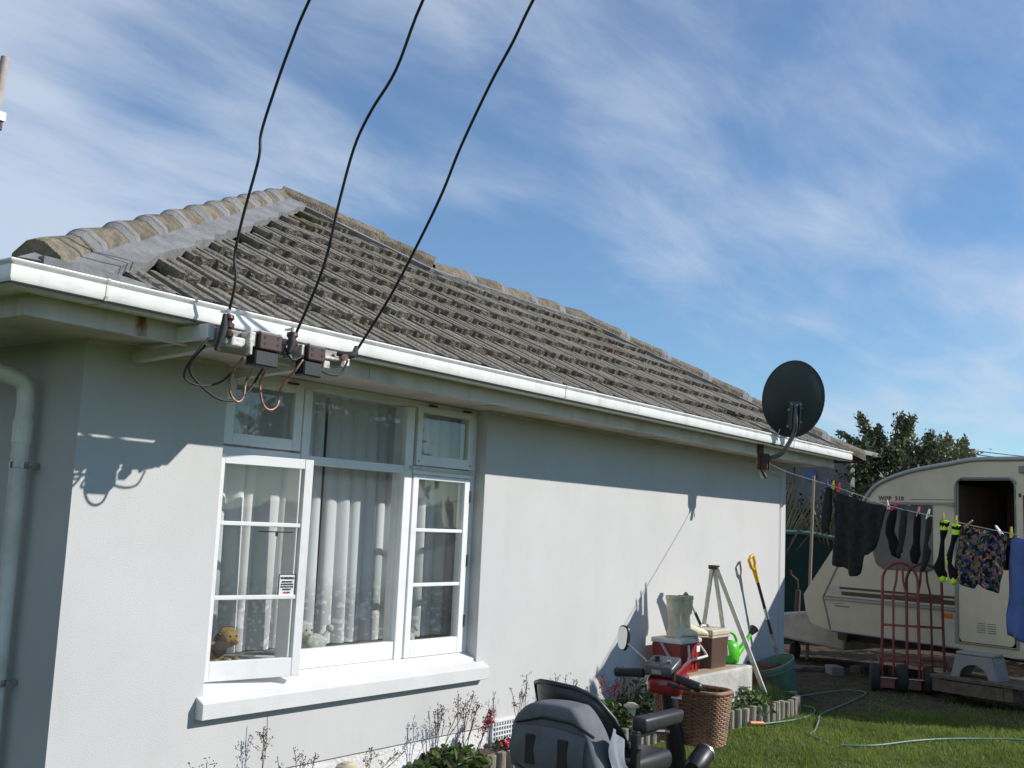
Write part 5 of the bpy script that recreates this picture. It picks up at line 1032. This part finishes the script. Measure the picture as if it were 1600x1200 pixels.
rosette(5.12, 4.12, .20, .15, 190, .036, m_heuch, 'broad leaved green and bronze plant, nearest in the bed', group=gp, red=80)
rosette(4.84, 4.14, .09, .09, 60, .032, m_heuch, 'small low bronze leaved plant at the near end of the bed', group=gp, red=40)
rosette(5.75, 4.16, .16, .10, 130, .024, m_ground_cover, 'low dark green plant below the wall vent', group=gp, red=30)
rosette(6.75, 4.10, .24, .26, 300, .026, m_heuch, 'taller green plant beside the pale solar lamp', group=gp, red=60)
rosette(7.22, 4.02, .24, .36, 380, .026, m_ground_cover, 'bushy dark plant between the solar lamp and the basket', group=gp, red=60)
rosette(8.60, 3.87, .26, .20, 420, .028, m_heuch, 'bright green leafy plant in the bulge of the bed', group=gp, red=30)
rosette(8.15, 3.92, .17, .17, 320, .026, m_heuch, 'green leafy plant close to the wicker basket', group=gp, red=30)
b = MB()
for k in range(4200):
    a = random.uniform(0, 6.283); rad = math.sqrt(random.random()); p = Vector((9.12+.34*rad*math.cos(a), 3.88+.22*rad*math.sin(a), .08)); h = random.uniform(.08, .19)*(1.1-.6*rad)
    q = Vector((random.gauss(0,.02), random.gauss(0,.02), h)); w_ = Vector((random.gauss(0,1), random.gauss(0,1), 0)).normalized()*.0028; b.add([p-w_, p+w_, p+q], [(0,1,2)])
solo('thrift_clump', b, m_ground_cover, 'dense grassy dark green clump at the far end of the bed', 'plant', (9.12, 3.83, .08), gp, recalc=False)
def flower_stalks(x, y, n, h, label, spread=.10, pink=0, z0=.08, lean=0, dens=34, seed=0):
    rs = random.Random(seed*31+5)
    t = thing('flowering_plant', label, 'flowering plant', (x, y, z0), 'wiry flowering plants along the wall')
    for i in range(n):
        st = MB(); fl = MB(); a = rs.uniform(0, 6.28); dx = rs.gauss(0, spread*1.1)+lean; dy = -abs(rs.gauss(0, spread*.35)); hh = h*rs.uniform(.72, 1.0)
        bx = x+rs.gauss(0,.025); by = y+rs.gauss(0,.012)
        P = [Vector((bx+dx*(u**1.5), by+dy*u, z0+hh*u))+Vector((rs.gauss(0,.004), rs.gauss(0,.004), 0)) for u in np.linspace(0, 1, 7)]
        st.tube(smooth_path(P, 3), [.0022]*19 , 4)
        for k in range(dens//4):
            u = rs.uniform(.62, 1.0); p = P[0].lerp(P[-1], 0)+Vector((dx*(u**1.5), dy*u, hh*u)); q = p+Vector((rs.gauss(0,.020), rs.gauss(0,.014), rs.uniform(.008,.045)))*(1.35-u*.6)
            st.tube([p, q], .0010, 3)
            for g_ in range(3):
                c = q+Vector((rs.gauss(0,.006), rs.gauss(0,.006), rs.gauss(0,.006))); fl.ball(c, .0034 if i >= pink else .0052, 5, 3)
        part('stem', st, m_stem, t, recalc=False); part('flower_head', fl, m_pinkfl if i < pink else m_seed, t, recalc=False)['kind'] = 'stuff'
flower_stalks(5.02, 4.20, 5, .40, 'sparse stalks with brown seed heads near the right end of the sill', seed=1)
flower_stalks(5.22, 4.17, 8, .42, 'cluster of thin stalks with brown heads below the sill end', pink=0, seed=2, spread=.09)
flower_stalks(5.38, 4.16, 3, .30, 'short stalks carrying a bright coral pink flower head', pink=2, seed=3, spread=.05, lean=.12, dens=90)
flower_stalks(5.80, 4.18, 4, .50, 'tall thin stalk with seed heads above the wall vent', seed=4, lean=-.03)
flower_stalks(6.30, 4.15, 5, .46, 'stalks with small reddish heads behind the scooter seat', seed=6, pink=0)
flower_stalks(6.95, 4.14, 6, .46, 'stalks with a coral pink flower head left of the scooter handlebar', seed=7, pink=2, spread=.12, dens=70)
flower_stalks(7.15, 4.08, 6, .42, 'stalks with faded heads under the scooter mirror', seed=8, pink=0, spread=.13)
flower_stalks(3.35, 4.22, 4, .36, 'short stalk with purple seed heads at the near end of the wall', seed=9, z0=.02)
flower_stalks(3.72, 4.22, 2, .58, 'single tall stalk with dots of seed heads below the sill', seed=10, z0=.02, spread=.03, dens=60)
flower_stalks(4.02, 4.22, 3, .36, 'small reddish stalk between the tall stalk and the pale lamp', seed=11, z0=.02, spread=.05)
flower_stalks(4.45, 4.22, 4, .26, 'low wispy stalks beside the nearest solar lamp', seed=12, z0=.04)
q = MB(); leaf_mesh(q, (5.66, 4.14, .13), .05, 40, .014, .05); solo('red_flower', q, m_redfl, 'small bright pink red bloom below the wall vent', 'flower', (5.66, 4.14, .1), recalc=False)
m_cream2 = mat('lamp_cream', (.55, .50, .34), .5, (.45,.40,.28), 20)
def solar(x, y, z, label):
    t = thing('solar_lamp', label, 'garden lamp', (x, y, 0), 'solar garden lamps')
    part('stake', MB().cyl((x,y,0),(x,y,z-.075), .010, n=8), m_black, t)
    part('lamp_body', MB().lathe([(.010,-.085),(.030,-.078),(.038,-.030),(.042,-.022)], 18, Matrix.Translation((x,y,z))), mat('lamp_shade_pale', (.60,.62,.52), .35), t, smooth=50)
    part('lamp_cap', MB().lathe([(.050,-.022),(.058,-.018),(.055,-.006),(.035,.004),(.030,.010),(.006,.012)], 18, Matrix.Translation((x,y,z))), m_cream2, t, smooth=40)
solar(4.14, 4.05, .262, 'cream solar lamp at the foot of the wall, nearest the camera'); solar(6.96, 3.99, .275, 'cream solar lamp in the bed between the scooter seat and basket')
# garden hose
def hose(pts, label):
    solo('garden_hose', MB().tube(smooth_path([(x,y,z) for x,y,z in pts], 8), .0075, 8), mat('hose_green', (.09,.19,.145), .45, (.14,.25,.20), 8), label, 'hose', pts[0], smooth=60)
hose([(8.40,3.60,.02),(8.8,3.52,.012),(9.2,3.50,.012),(9.55,3.60,.012),(9.62,3.74,.012)], 'green hose end lying along the outside of the bed edging')
hose([(10.1,3.98,.012),(10.6,3.90,.012),(10.97,3.80,.012),(10.95,3.60,.014),(10.3,3.52,.012),(9.35,3.45,.014),(8.9,3.32,.016),(8.50,3.20,.014),(8.32,3.17,.012),(8.22,3.05,.008)], 'green hose looping from the green pot onto the lawn')
hose([(8.10,2.85,.010),(8.20,2.72,.014),(8.36,2.62,.016),(8.70,2.50,.016),(9.02,2.33,.016),(9.35,2.05,.016),(9.50,1.84,.016),(9.7,1.5,.016)], 'green hose running across the sunny lawn to the right')
b = MB(); b.cyl((8.30,3.66,.03),(8.42,3.60,.022), .016); solo('hose_fitting', b, mat('hose_orange', (.60,.25,.12), .5), 'orange hose fitting at the end beside the basket', 'hose fitting', (8.3,3.66,.03))

# ================================================================ MOBILITY SCOOTER
mscn = Vector((4.0, 2.38, 0)); ms = thing('mobility_scooter', 'red and black mobility scooter with a wicker basket, seen from behind', 'mobility scooter', mscn)
m_vin = mat('seat_vinyl', (.025, .025, .027), .42, (.032,.032,.034), 30, bump=.12, bscale=120, bdist=.003)
m_bag = mat('bag_grey', (.13, .138, .148), .85, (.105,.112,.12), 14, bump=.25, bscale=300, bdist=.002); m_bag_sunlit = mat('bag_sunlit_side', (.24,.26,.30), .7)  # second bag colour is paler: sun on the bag's side put in
m_sred = mat('scooter_red', (.22, .006, .010), .25, coat=.8)
# seat cushion
q = MB(); q.box((3.74,2.17,.555),(4.16,2.61,.635)); part('seat', q, m_vin, ms, bevel=.03, bseg=4, smooth=50)
# backrest: curved padded shell
b = MB()
def backfn(side):
    def f(u, v):
        y = 2.635-(1-u)*(.385+.06*(1-v)); c = (u-.5)*2; topz = .912-.030*abs(c)**3-.020*(1-u)-(.075*(-c)**4 if c < 0 else 0); z = .60+v*(topz-.60)
        x = 3.80-.10*v+.09*abs(c)**2.2+(.028 if side else -.028)*(1-abs(c)**6)*(1-abs(2*v-1)**8)
        return (x, y, z)
    return f
b.grid(backfn(1), 22, 14); b.grid(backfn(0), 22, 14); part('backrest', b, m_vin, ms, smooth=70)
q = MB(); q.tube([Vector(backfn(1)(u, v)) for u, v in [(0,.0),(0,.5),(0,.85),(0,1),(.15,1),(.35,1),(.5,1),(.65,1),(.85,1),(1,1),(1,.85),(1,.5),(1,0)]], .011, 8); part('piping', q, m_black, ms, smooth=60)
# bag hung behind the backrest
bagp = [(2.13,.50),(2.115,.62),(2.15,.72),(2.205,.80),(2.255,.853),(2.30,.862),(2.40,.865),(2.47,.858),(2.52,.838),(2.565,.80),(2.585,.75),(2.58,.67),(2.555,.60),(2.50,.54),(2.40,.50),(2.25,.485)]
bo = [(p.x, p.y) for p in smooth_path([(y, z, 0) for y, z in bagp+bagp[:1]], 5)[:-1]]; bc = (2.36, .68)
b = MB(); vs = []; nb = len(bo); rgs = [(3.538,.0),(3.536,.60),(3.537,.88),(3.545,.96),(3.565,.995),(3.62,1.01),(3.67,.99),(3.69,.93),(3.70,.0)]
for xb, kb in rgs:
    for (y, z) in bo: y = 2.36+(y-2.36)*.90+.022; z = .68+(z-.68)*.97-.006; vs.append((xb+.008*math.sin(y*23)*math.sin(z*19)+(.62-z)*-.04, bc[0]+(y-bc[0])*kb, bc[1]+(z-bc[1])*kb))
b.add(vs, [(i*nb+j, i*nb+(j+1) % nb, (i+1)*nb+(j+1) % nb, (i+1)*nb+j) for i in range(len(rgs)-1) for j in range(nb)]); bg_ = part('bag', b, m_bag, ms, smooth=75, label='grey storage bag hanging on the back of the seat')
q = MB(); q.grid(lambda u, v: (3.532-.020*math.sin(v*math.pi)-.01*math.sin(u*math.pi), 2.215+u*.34-.0*v, .60+v*.15+.02*math.sin(u*math.pi)-(1-v)*.03*math.sin(u*math.pi)), 16, 8); q2 = q
part('pocket', q, m_bag, bg_, smooth=60)
part('zip', MB().tube([(3.546,2.19,.755),(3.541,2.28,.795),(3.541,2.42,.80),(3.546,2.55,.765)], .006, 6), m_black, bg_); part('pocket_opening', MB().grid(lambda u, v: (3.5215, 2.235+u*.30, .615-.028*math.sin(u*math.pi)-v*.035*math.sin(u*math.pi)), 12, 2), m_rubber, bg_)
for y in (2.305, 2.455): part('strap', MB().box((3.502,y-.022,.625),(3.514,y+.022,.735)), m_rubber, bg_, bevel=.003)
part('bag_side_flap', MB().grid(lambda u, v: (3.60+.13*u+.012*math.sin(v*14), 2.150+.02*u-.035*(1-v)-.01*math.sin(u*9+v*7), .43+.36*v-.07*u*v), 8, 14), m_bag_sunlit, bg_, smooth=70, label='pale side flap of the bag, sunlight put into its colour')  # bag's side fabric in sun, its brightness painted as a paler grey
# armrests
for y, lab in ((2.16, None), (2.64, None)):
    a_ = part('armrest', MB().add([(3.83,y-.034,.742),(3.83,y+.034,.742),(4.15,y+.034,.747),(4.15,y-.034,.747),(3.83,y-.034,.802),(3.83,y+.034,.802),(4.17,y+.034,.800),(4.17,y-.034,.800)], [(0,1,2,3),(7,6,5,4),(0,4,5,1),(2,6,7,3),(0,3,7,4),(1,5,6,2)]), m_vin, ms, bevel=.016, bseg=3, smooth=50)
    part('arm_bracket', MB().box((3.80,y-.014,.725),(3.95,y+.014,.752)).box((3.795,y-.016,.38),(3.83,y+.016,.742)), m_black, a_, bevel=.004); part('arm_knob', MB().cyl((3.812,y-.03,.69),(3.812,y-.016,.69), .010, n=10), m_steel, a_)
    part('arm_lever', MB().tube([(3.95,y,.735),(4.0,y-.02,.73),(4.04,y-.02,.722)], .010, 8), m_black, a_)
# base, floor, wheels (mostly below the frame)
q = MB(); q.box((3.45,2.13,.18),(4.02,2.65,.44)); part('rear_shroud', q, m_sred, ms, bevel=.06, bseg=4, smooth=50)
part('seat_post', MB().cyl((3.88,2.39,.42),(3.88,2.39,.56), .035), m_black, ms); part('floor', MB().box((3.98,2.16,.13),(4.52,2.62,.18)), m_black, ms, bevel=.015, bseg=2)
for y in (2.12, 2.66):
    w_ = part('wheel', MB().lathe([(.06,-.04),(.12,-.045),(.14,-.03),(.145,0),(.14,.03),(.12,.045),(.06,.04)], 28, Matrix.Translation((3.58,y,.145)) @ Matrix.Rotation(R(90),4,'X')), m_rubber, ms, smooth=40); part('hub', MB().lathe([(.02,-.03),(.065,-.025),(.065,.025),(.02,.03)], 18, Matrix.Translation((3.58,y,.145)) @ Matrix.Rotation(R(90),4,'X')), m_steel, w_)
for y in (2.18, 2.60):
    w_ = part('wheel', MB().lathe([(.05,-.03),(.10,-.035),(.12,-.02),(.122,0),(.12,.02),(.10,.035),(.05,.03)], 28, Matrix.Translation((4.74,y,.122)) @ Matrix.Rotation(R(90),4,'X')), m_rubber, ms, smooth=40); part('hub', MB().lathe([(.02,-.025),(.055,-.02),(.055,.02),(.02,.025)], 18, Matrix.Translation((4.74,y,.122)) @ Matrix.Rotation(R(90),4,'X')), m_steel, w_)
part('front_shroud', MB().box((4.56,2.22,.16),(4.86,2.56,.34)), m_sred, ms, bevel=.05, bseg=4, smooth=50)
part('front_light', MB().lathe([(.01,-.07),(.035,-.065),(.046,-.03),(.046,.055),(.042,.065)], 24, Matrix.Translation((4.46,2.205,.535)) @ Matrix.Rotation(R(65),4,'Y')), m_black, ms, smooth=45)
part('front_light_rim', MB().lathe([(.040,.06),(.047,.06),(.047,.07),(.040,.07)], 24, Matrix.Translation((4.46,2.205,.535)) @ Matrix.Rotation(R(65),4,'Y')), m_steel, ms, smooth=45)
# tiller
part('tiller_column', MB().tube([(4.62,2.37,.30),(4.52,2.36,.60),(4.44,2.36,.84)], [.05,.042,.036], 12), m_black, ms, smooth=60); part('tiller_boot', MB().tube([(4.60,2.37,.34),(4.58,2.37,.46)], [.055,.048], 12), m_rubber, ms)
def console(z0, z1, x0, x1, y0, y1, slope): return MB().add([(x0,y0,z0),(x0,y1,z0),(x1,y1,z0+slope),(x1,y0,z0+slope),(x0,y0,z1),(x0,y1,z1),(x1,y1,z1+slope),(x1,y0,z1+slope)], [(0,1,2,3),(7,6,5,4),(0,4,5,1),(2,6,7,3),(0,3,7,4),(1,5,6,2)])
part('control_cover', console(.80,.885,4.37,4.48,2.26,2.44,.035), m_sred, ms, bevel=.03, bseg=4, smooth=50)
part('cover_side', console(.875,.915,4.36,4.50,2.272,2.286,.05), m_sred, ms, bevel=.006, bseg=2)
cn = part('control_panel', console(.888,.93,4.36,4.46,2.300,2.445,.045), mat('panel_grey', (.07,.07,.075), .35), ms, bevel=.01, bseg=2, smooth=45)
part('speed_dial', MB().cyl((4.42,2.40,.945),(4.415,2.40,.975), .018, .015), m_black, cn, smooth=45); part('key', MB().cyl((4.41,2.335,.935),(4.40,2.335,.96), .010, n=10), m_steel, cn); part('battery_gauge', MB().box((4.358,2.35,.90),(4.3605,2.40,.918)), m_steel, cn)
part('white_label', MB().add([(4.392,2.262,.80),(4.392,2.315,.80),(4.398,2.30,.85),(4.398,2.268,.85)], [(0,1,2,3)]), m_paper, ms)
part('handlebar', MB().tube([(4.37,2.20,.878),(4.39,2.28,.895),(4.40,2.36,.90),(4.39,2.47,.895),(4.37,2.55,.885)], .012, 10), m_steel, ms, smooth=60)
for a, c in (((4.35,2.165,.870),(4.385,2.295,.893)), ((4.37,2.445,.895),(4.35,2.57,.888))):
    g_ = part('grip', MB().tube([a, c], [.021,.019], 14), m_rubber, ms, smooth=60); e_ = Vector(a if a[1] < 2.3 else c); part('grip_cap', MB().ball(e_, .022, 12, 8), m_black, g_, smooth=60)
part('lever', MB().tube([(4.35,2.31,.865),(4.33,2.25,.86),(4.33,2.19,.858)], .007, 6), m_black, ms)
part('mirror_stem', MB().tube([(4.41,2.42,.915),(4.41,2.47,.955),(4.41,2.555,1.01)], .005, 8), m_steel, ms, smooth=60)
Mm = Matrix.Translation((4.41,2.585,1.035)) @ Matrix.Rotation(R(4),4,'X') @ Matrix.Rotation(R(-14),4,'Z')
ov = [(.034*math.copysign(abs(math.cos(t))**.7, math.cos(t))*(1+.12*math.sin(t)), .058*math.copysign(abs(math.sin(t))**.8, math.sin(t))) for t in np.linspace(0, 2*math.pi, 29)[:-1]]
F3 = Mm @ Matrix(((0,0,1,0),(1,0,0,0),(0,1,0,0),(0,0,0,1)))
mir = part('mirror_shell', MB().prism(ov, .018, F3), m_black, ms, bevel=.005, bseg=2, smooth=50)
part('mirror_glass', MB().prism([(x*.86, y*.90) for x, y in ov], .001, F3 @ Matrix.Translation((0,0,-.0012))), mat('mirror_silver', (.62,.66,.64), .06, metal=1), mir)
# wicker basket
bk_ = thing('wicker_basket', 'brown wicker basket on the front of the scooter', 'basket', (4.72,2.34,.56))
m_wick = mat('wicker', (.30, .16, .085), .6, (.19,.10,.055), 40, 5, bump=.3, bscale=150, rnd=.1)
def bask(t, k):   # t around, k height 0..1 : superellipse
    cx_, cy_b = 4.66, 2.345; a_, b_ = .088+.018*k, .150+.025*k; ct, st2 = math.cos(t), math.sin(t)
    return Vector((cx_+a_*math.copysign(abs(ct)**.55, ct), cy_b+b_*math.copysign(abs(st2)**.55, st2), .570+.235*k))
rws = MB(); nr = 26
for i in range(nr):
    k = (i+.5)/nr; pts = []
    for j in range(96):
        t = 2*math.pi*j/96; p = bask(t, k); c = Vector((4.66,2.345,p.z)); pts.append(p+(p-c).normalized()*.0045*math.cos(j*math.pi/2*1.0+(math.pi if i % 2 else 0)))
    rws.tube(pts, .0047, 5, closed=True)
part('weave', rws, m_wick, bk_, smooth=60)
sts = MB()
for j in range(40):
    t = 2*math.pi*(j+.5)/40; sts.tube([bask(t, 0), bask(t, .5), bask(t, 1)], .0042, 5)
part('stakes', sts, m_wick, bk_, smooth=60)
part('rim', MB().tube([bask(2*math.pi*j/64, 1.0)+Vector((0,0,.006)) for j in range(64)], .011, 8, closed=True), m_wick, bk_, smooth=60)
bt = MB(); bt.add([bask(2*math.pi*j/32, .0)+Vector((0,0,.004)) for j in range(32)], [tuple(range(32))]); part('bottom', bt, m_wick, bk_); 
inn2 = MB(); vs = [(bask(2*math.pi*j/48, k)-Vector((4.66,2.345,0)))*1 for k in (0,1) for j in range(48)]; vs = [(4.66+v.x*.955, 2.345+v.y*.97, v.z) for v in vs]; inn2.add(vs, [(j, (j+1) % 48, 48+(j+1) % 48, 48+j) for j in range(48)]); part('inner_shade_sheet', inn2, mat('basket_shade', (.10,.055,.035), .9), bk_, recalc=False)  # dark sheet inside the weave, the basket's inner shade put into its colour

# ================================================================ BACKGROUND
# green shade cloth fence
sc_ = thing('shade_cloth_fence', 'sagging dark green shade cloth fence beyond the house corner', 'fence', (15.2, 6.0, 0))
m_sc = mat('shade_cloth', (.006, .036, .028), .9, (.004,.027,.021), 5, bump=.2, bscale=100); 
p0, p1 = Vector((14.3, 8.2, 0)), Vector((16.6, 3.6, 0))
part('cloth', MB().grid(lambda u, v: p0.lerp(p1, u)+Vector((.05*math.sin(u*9+v*3), .05*math.sin(u*7+v*2), v*(1.58-.14*math.sin(u*math.pi*2.2)**2))), 40, 8), m_sc, sc_, smooth=70)
part('top_hem', MB().tube([p0.lerp(p1, u/40)+Vector((.05*math.sin(u/40*9+3)-.03, .05*math.sin(u/40*7+2), 1.58-.14*math.sin(u/40*math.pi*2.2)**2)) for u in range(41)], .035, 8), mat('hem_green', (.06,.17,.15), .8), sc_, smooth=60)
for u in (0, .33, .66, 1): q = p0.lerp(p1, u)+Vector((.08,0,0)); part('post', MB().cyl(q, q+Vector((0,0,1.65)), .04), m_timber, sc_)
b = MB(); b.cyl((13.29,5.11,0),(13.15,4.99,2.30), .022, .02, 8); solo('clothes_prop', b, mat('prop_wood', (.32,.24,.18), .8), 'tall thin pale pole standing in front of the flax by the caravan nose', 'pole', (13.29,5.11,0))
# flax
def flax(x, y, n, h, label):
    b = MB(); rs = random.Random(int(x*10))
    for i in range(n):
        a = rs.uniform(0, 6.283); l = h*rs.uniform(.7, 1.1); sp_ = rs.uniform(.1, .75); wd = rs.uniform(.025, .05); d = Vector((math.cos(a), math.sin(a), 0)); s = Vector((-d.y, d.x, 0))*wd; P = []
        for k in range(7):
            u = k/6; P.append(Vector((x, y, 0))+d*(l*sp_*(u**1.6))+Vector((0,0,l*(u-.22*sp_*u**3))))
        vs = []
        for k, p in enumerate(P): w_ = (1-(k/6)**3)*.9+.1; vs += [p-s*w_*.5, p+s*w_*.5]
        b.add(vs, [(2*k, 2*k+1, 2*k+3, 2*k+2) for k in range(6)])
    solo('flax_plant', b, m_flax, label, 'plant', (x, y, 0), 'flax plants behind the shade cloth', recalc=False)
flax(15.7, 6.7, 260, 2.5, 'tall strappy flax behind the green fence, next to the house corner'); flax(16.4, 5.8, 200, 2.2, 'strappy flax behind the green fence, towards the caravan')
def tree(name, base, blobs, n, size, mt, label, trunk=None, branches=(), cat='tree', seed=1, group=None):
    rs = np.random.default_rng(seed); t = thing(name, label, cat, base, group)
    V = []; 
    tot = sum(r[3]*r[4]*r[5] for r in blobs)
    for (cx_, cy2, cz, rx, ry, rz_) in blobs:
        k = int(n*rx*ry*rz_/tot); cl = max(3, k//26)
        u = rs.normal(size=(cl, 3)); u /= np.linalg.norm(u, axis=1)[:, None]; u *= (rs.random((cl, 1))**.33); c = u*[rx, ry, rz_]+[cx_, cy2, cz]
        idx = rs.integers(0, cl, k); P = c[idx]+rs.normal(0, size*2.1, (k, 3)); V.append(P)
    for (a, b_, k, sp_) in branches:
        u = rs.random((k, 1)); P = np.array(a)*(1-u)+np.array(b_)*u+rs.normal(0, 1, (k, 3))*sp_*(1.1-.6*u); V.append(P)
    P = np.concatenate(V); P = P[P[:, 2] > .05]; k = len(P)
    d1 = rs.normal(size=(k, 3)); d1 /= np.linalg.norm(d1, axis=1)[:, None]; d2 = np.cross(d1, rs.normal(size=(k, 3))); d2 /= np.linalg.norm(d2, axis=1)[:, None]
    s = (size*rs.uniform(.6, 1.4, (k, 1)))
    q = np.stack([P-d1*s, P+d2*s*.45, P+d1*s, P-d2*s*.45], 1).reshape(-1, 3)
    me = bpy.data.meshes.new('crown'); me.vertices.add(4*k); me.vertices.foreach_set('co', (q-np.array(base)).ravel()); me.loops.add(4*k); me.loops.foreach_set('vertex_index', np.arange(4*k)); me.polygons.add(k); me.polygons.foreach_set('loop_start', np.arange(0, 4*k, 4)); me.update(calc_edges=True); me.materials.append(mt)
    o = bpy.data.objects.new('crown', me); COL.objects.link(o); o.parent = t
    tb = MB()
    bx_ = Vector(base)
    zc = blobs[0][2]; tb.tube(smooth_path([bx_, bx_+Vector((.05,.05,zc*.4)), bx_+Vector((-.02,.1,zc*.8)), Vector(blobs[0][:3])], 4), [max(.02, .14*(1-i/14)) for i in range(13)], 8)
    for bl_ in blobs: tb.tube(smooth_path([bx_+Vector((0,.05,zc*.5)), (bx_+Vector((0,0,zc*.9))).lerp(Vector(bl_[:3]), .5), Vector(bl_[:3])], 3), [.06,.055,.05,.04,.035,.03,.02], 6)
    for (a, b_, k, sp_) in branches: tb.tube([a, b_], [.03,.008], 5)
    part('trunk', tb, mat('bark', (.07,.055,.04), .9, (.04,.033,.027), 12, bump=.8, bscale=30), t, smooth=60)
# evergreen behind the caravan (about 20 m away)
tree('evergreen_tree', (19.6, 5.9, 0), [(19.3,6.0,2.5,.9,1.2,.8),(19.7,5.2,2.6,.7,.8,.55),(19.0,6.7,2.4,.6,.7,.55),(19.4,5.8,2.95,.6,.75,.35),(19.6,5.1,3.0,.5,.5,.36),(19.3,6.5,1.4,1.0,1.6,.9),(19.0,7.3,1.9,.6,.7,.6),(19.9,4.6,2.3,.5,.4,.6)], 42000, .040, m_leaf_tree,
     'dark bushy evergreen tree rising behind the caravan roof',
     branches=[((19.2,6.1,3.0),(18.85,6.33,3.72),900,.07),((19.3,5.9,2.9),(18.6,6.62,3.38),800,.06),((19.2,6.4,2.9),(18.55,6.95,3.25),500,.05),((19.4,5.7,3.0),(19.25,5.72,3.70),900,.09),((19.3,5.8,3.1),(19.38,5.55,3.72),700,.07),((19.4,5.3,2.9),(19.6,5.32,3.42),700,.08),((19.6,5.2,2.9),(19.8,5.05,3.38),700,.07),((19.7,5.0,2.8),(20.05,4.83,3.38),700,.06),((19.8,4.8,2.7),(20.1,4.72,3.1),500,.06),((19.3,6.0,3.0),(19.0,6.05,3.5),500,.06)], seed=4)
tree('hedge_shrub', (17.6, 7.4, 0), [(17.6,7.4,1.2,.9,1.0,1.0),(17.9,6.4,1.1,.8,.9,1.0),(17.2,8.3,1.2,.8,.9,.9),(17.8,5.6,1.3,.7,.7,.8),(17.3,5.95,2.1,.45,.5,.8),(17.25,5.5,1.7,.4,.6,.7)], 17000, .045, m_leaf_dark, 'dark shrub mass behind the flax and the green fence', cat='shrub', seed=6)
# neighbour house behind the tree: dark low roof and brown wall
nh = thing('neighbour_house', 'low brown house with a dark roof half hidden behind the evergreen', 'house', (21.5, 8.5, 0))
part('wall', MB().box((21.0,5.6,0),(21.2,11.5,2.5)), mat('brown_boards', (.14,.095,.07), .8, (.10,.07,.05), 8, bump=.3, bscale=20), nh); part('roof', MB().add([(20.5,6.0,2.90),(20.5,12,2.90),(24,12,3.35),(24,6.0,3.35),(20.5,6.0,2.80),(20.5,12,2.80),(24,12,3.22),(24,6.0,3.22)], [(0,3,2,1),(4,5,6,7),(0,1,5,4),(1,2,6,5),(2,3,7,6),(3,0,4,7)]), mat('dark_roof', (.03,.03,.032), .7), nh)
nw = part('window', MB().box((20.96,6.1,1.5),(21.0,6.9,2.2)), m_white, nh); part('pane', MB().box((20.945,6.16,1.56),(20.958,6.84,2.14)), mat('dark_window', (0,0,0)), nw)
gs = thing('garden_shed', 'pale grey shed wall with a small dark window under the far eave', 'shed', (17.6, 7.0, 0))
part('wall', MB().box((17.6,6.05,0),(17.8,9.0,2.95)), mat('shed_grey', (.16,.165,.16), .7, (.12,.125,.12), 5), gs); part('window', MB().box((17.57,7.02,2.42),(17.6,7.22,2.72)), mat('shed_glass', (.05,.055,.06), .2), gs); part('blue_sign', MB().cyl((17.56,6.72,2.56),(17.6,6.72,2.56), .10), mat('blue_enamel', (.05,.10,.30), .4), gs)
part('roof', MB().box((17.45,5.95,2.95),(19.0,9.2,3.02)), mat('shed_roof', (.25,.25,.25), .6), gs)
tree('ground_shade_hedge', (15.6, 1.0, 0), [(15.6,y_,.8,.55,.9,.85) for y_ in (-2.4,-1.0,.4,1.8,3.2)], 16000, .05, m_leaf_dark, 'dark hedge added on the far side of the caravan to shade the ground', cat='hedge', seed=12)  # added hedge: keeps sun off the ground behind and under the caravan
b = MB(); b.box((40,10.6,0),(46,16,4.2)); 
for k, (z, dz) in enumerate(((5.0, .0), (4.86, -.05), (4.75, .02))):
    P = [Vector((42.2, 10.2, z)), Vector((43.5, 8.4, z-.16)), Vector((44.8, 6.4, z-.25)), Vector((48, 0, z-.25))]
    solo('street_wire', MB().tube(smooth_path(P, 4), .016, 5), m_cable, ['highest thin street wire above the caravan', 'middle thin street wire above the caravan', 'lowest thin street wire above the caravan'][k], 'wire', P[0], 'street wires')
sw = thing('street_pole', 'distant timber street pole hidden behind the evergreen, carrying the thin wires', 'utility pole', (42.2, 10.2, 0)); part('pole', MB().cyl((42.2,10.2,0),(42.2,10.2,5.2), .12, .09), m_timber, sw); part('crossarm', MB().box((42.1,9.8,4.7),(42.3,10.6,5.02)), m_timber, sw)
b = MB(); b.cyl((20.2,4.55,2.6),(20.22,4.6,3.0), .03); b.beam((20.2,4.62,3.02),(20.25,4.52,2.94), .10, .02); solo('roof_vent', b, m_alu, 'small pale metal vent peeping over the caravan roof', 'vent', (20.2,4.6,2.6))  # small metal vent on a short stem, not a lamp

tree('sky_block_hedge', (.7, 7.0, 0), [(.6,y_,1.2,.55,.9,1.2) for y_ in (5.6,6.8,8.0,9.2)], 9000, .09, m_leaf_dark, 'tall dark hedge added out of view beyond the left edge to dim the side wall', cat='hedge', seed=15)  # unseen hedge, added to hold sky light off the left side wall
# yard across from the window, seen in the glass: trees and a fence
tree('yard_tree', (15.5, -7.5, 0), [(15.5,-7.5,2.6,1.8,1.8,1.3),(16.6,-8.2,2.0,1.4,1.4,1.2),(14.2,-8.2,2.0,1.2,1.2,1.1)], 9000, .13, m_leaf_dark, 'broad dark tree across the yard, seen only reflected in the window glass', seed=9)
fb = thing('yard_fence', 'brown paling fence along the far side of the yard', 'fence', (12, -9, 0))
for i in range(60):
    part('paling', MB().box((3+i*.36,-9.5-.1*i,0),(3.34+i*.36,-9.46-.1*i,1.7)), m_pal, fb)
S.render.resolution_x = 1024; S.render.resolution_y = 768
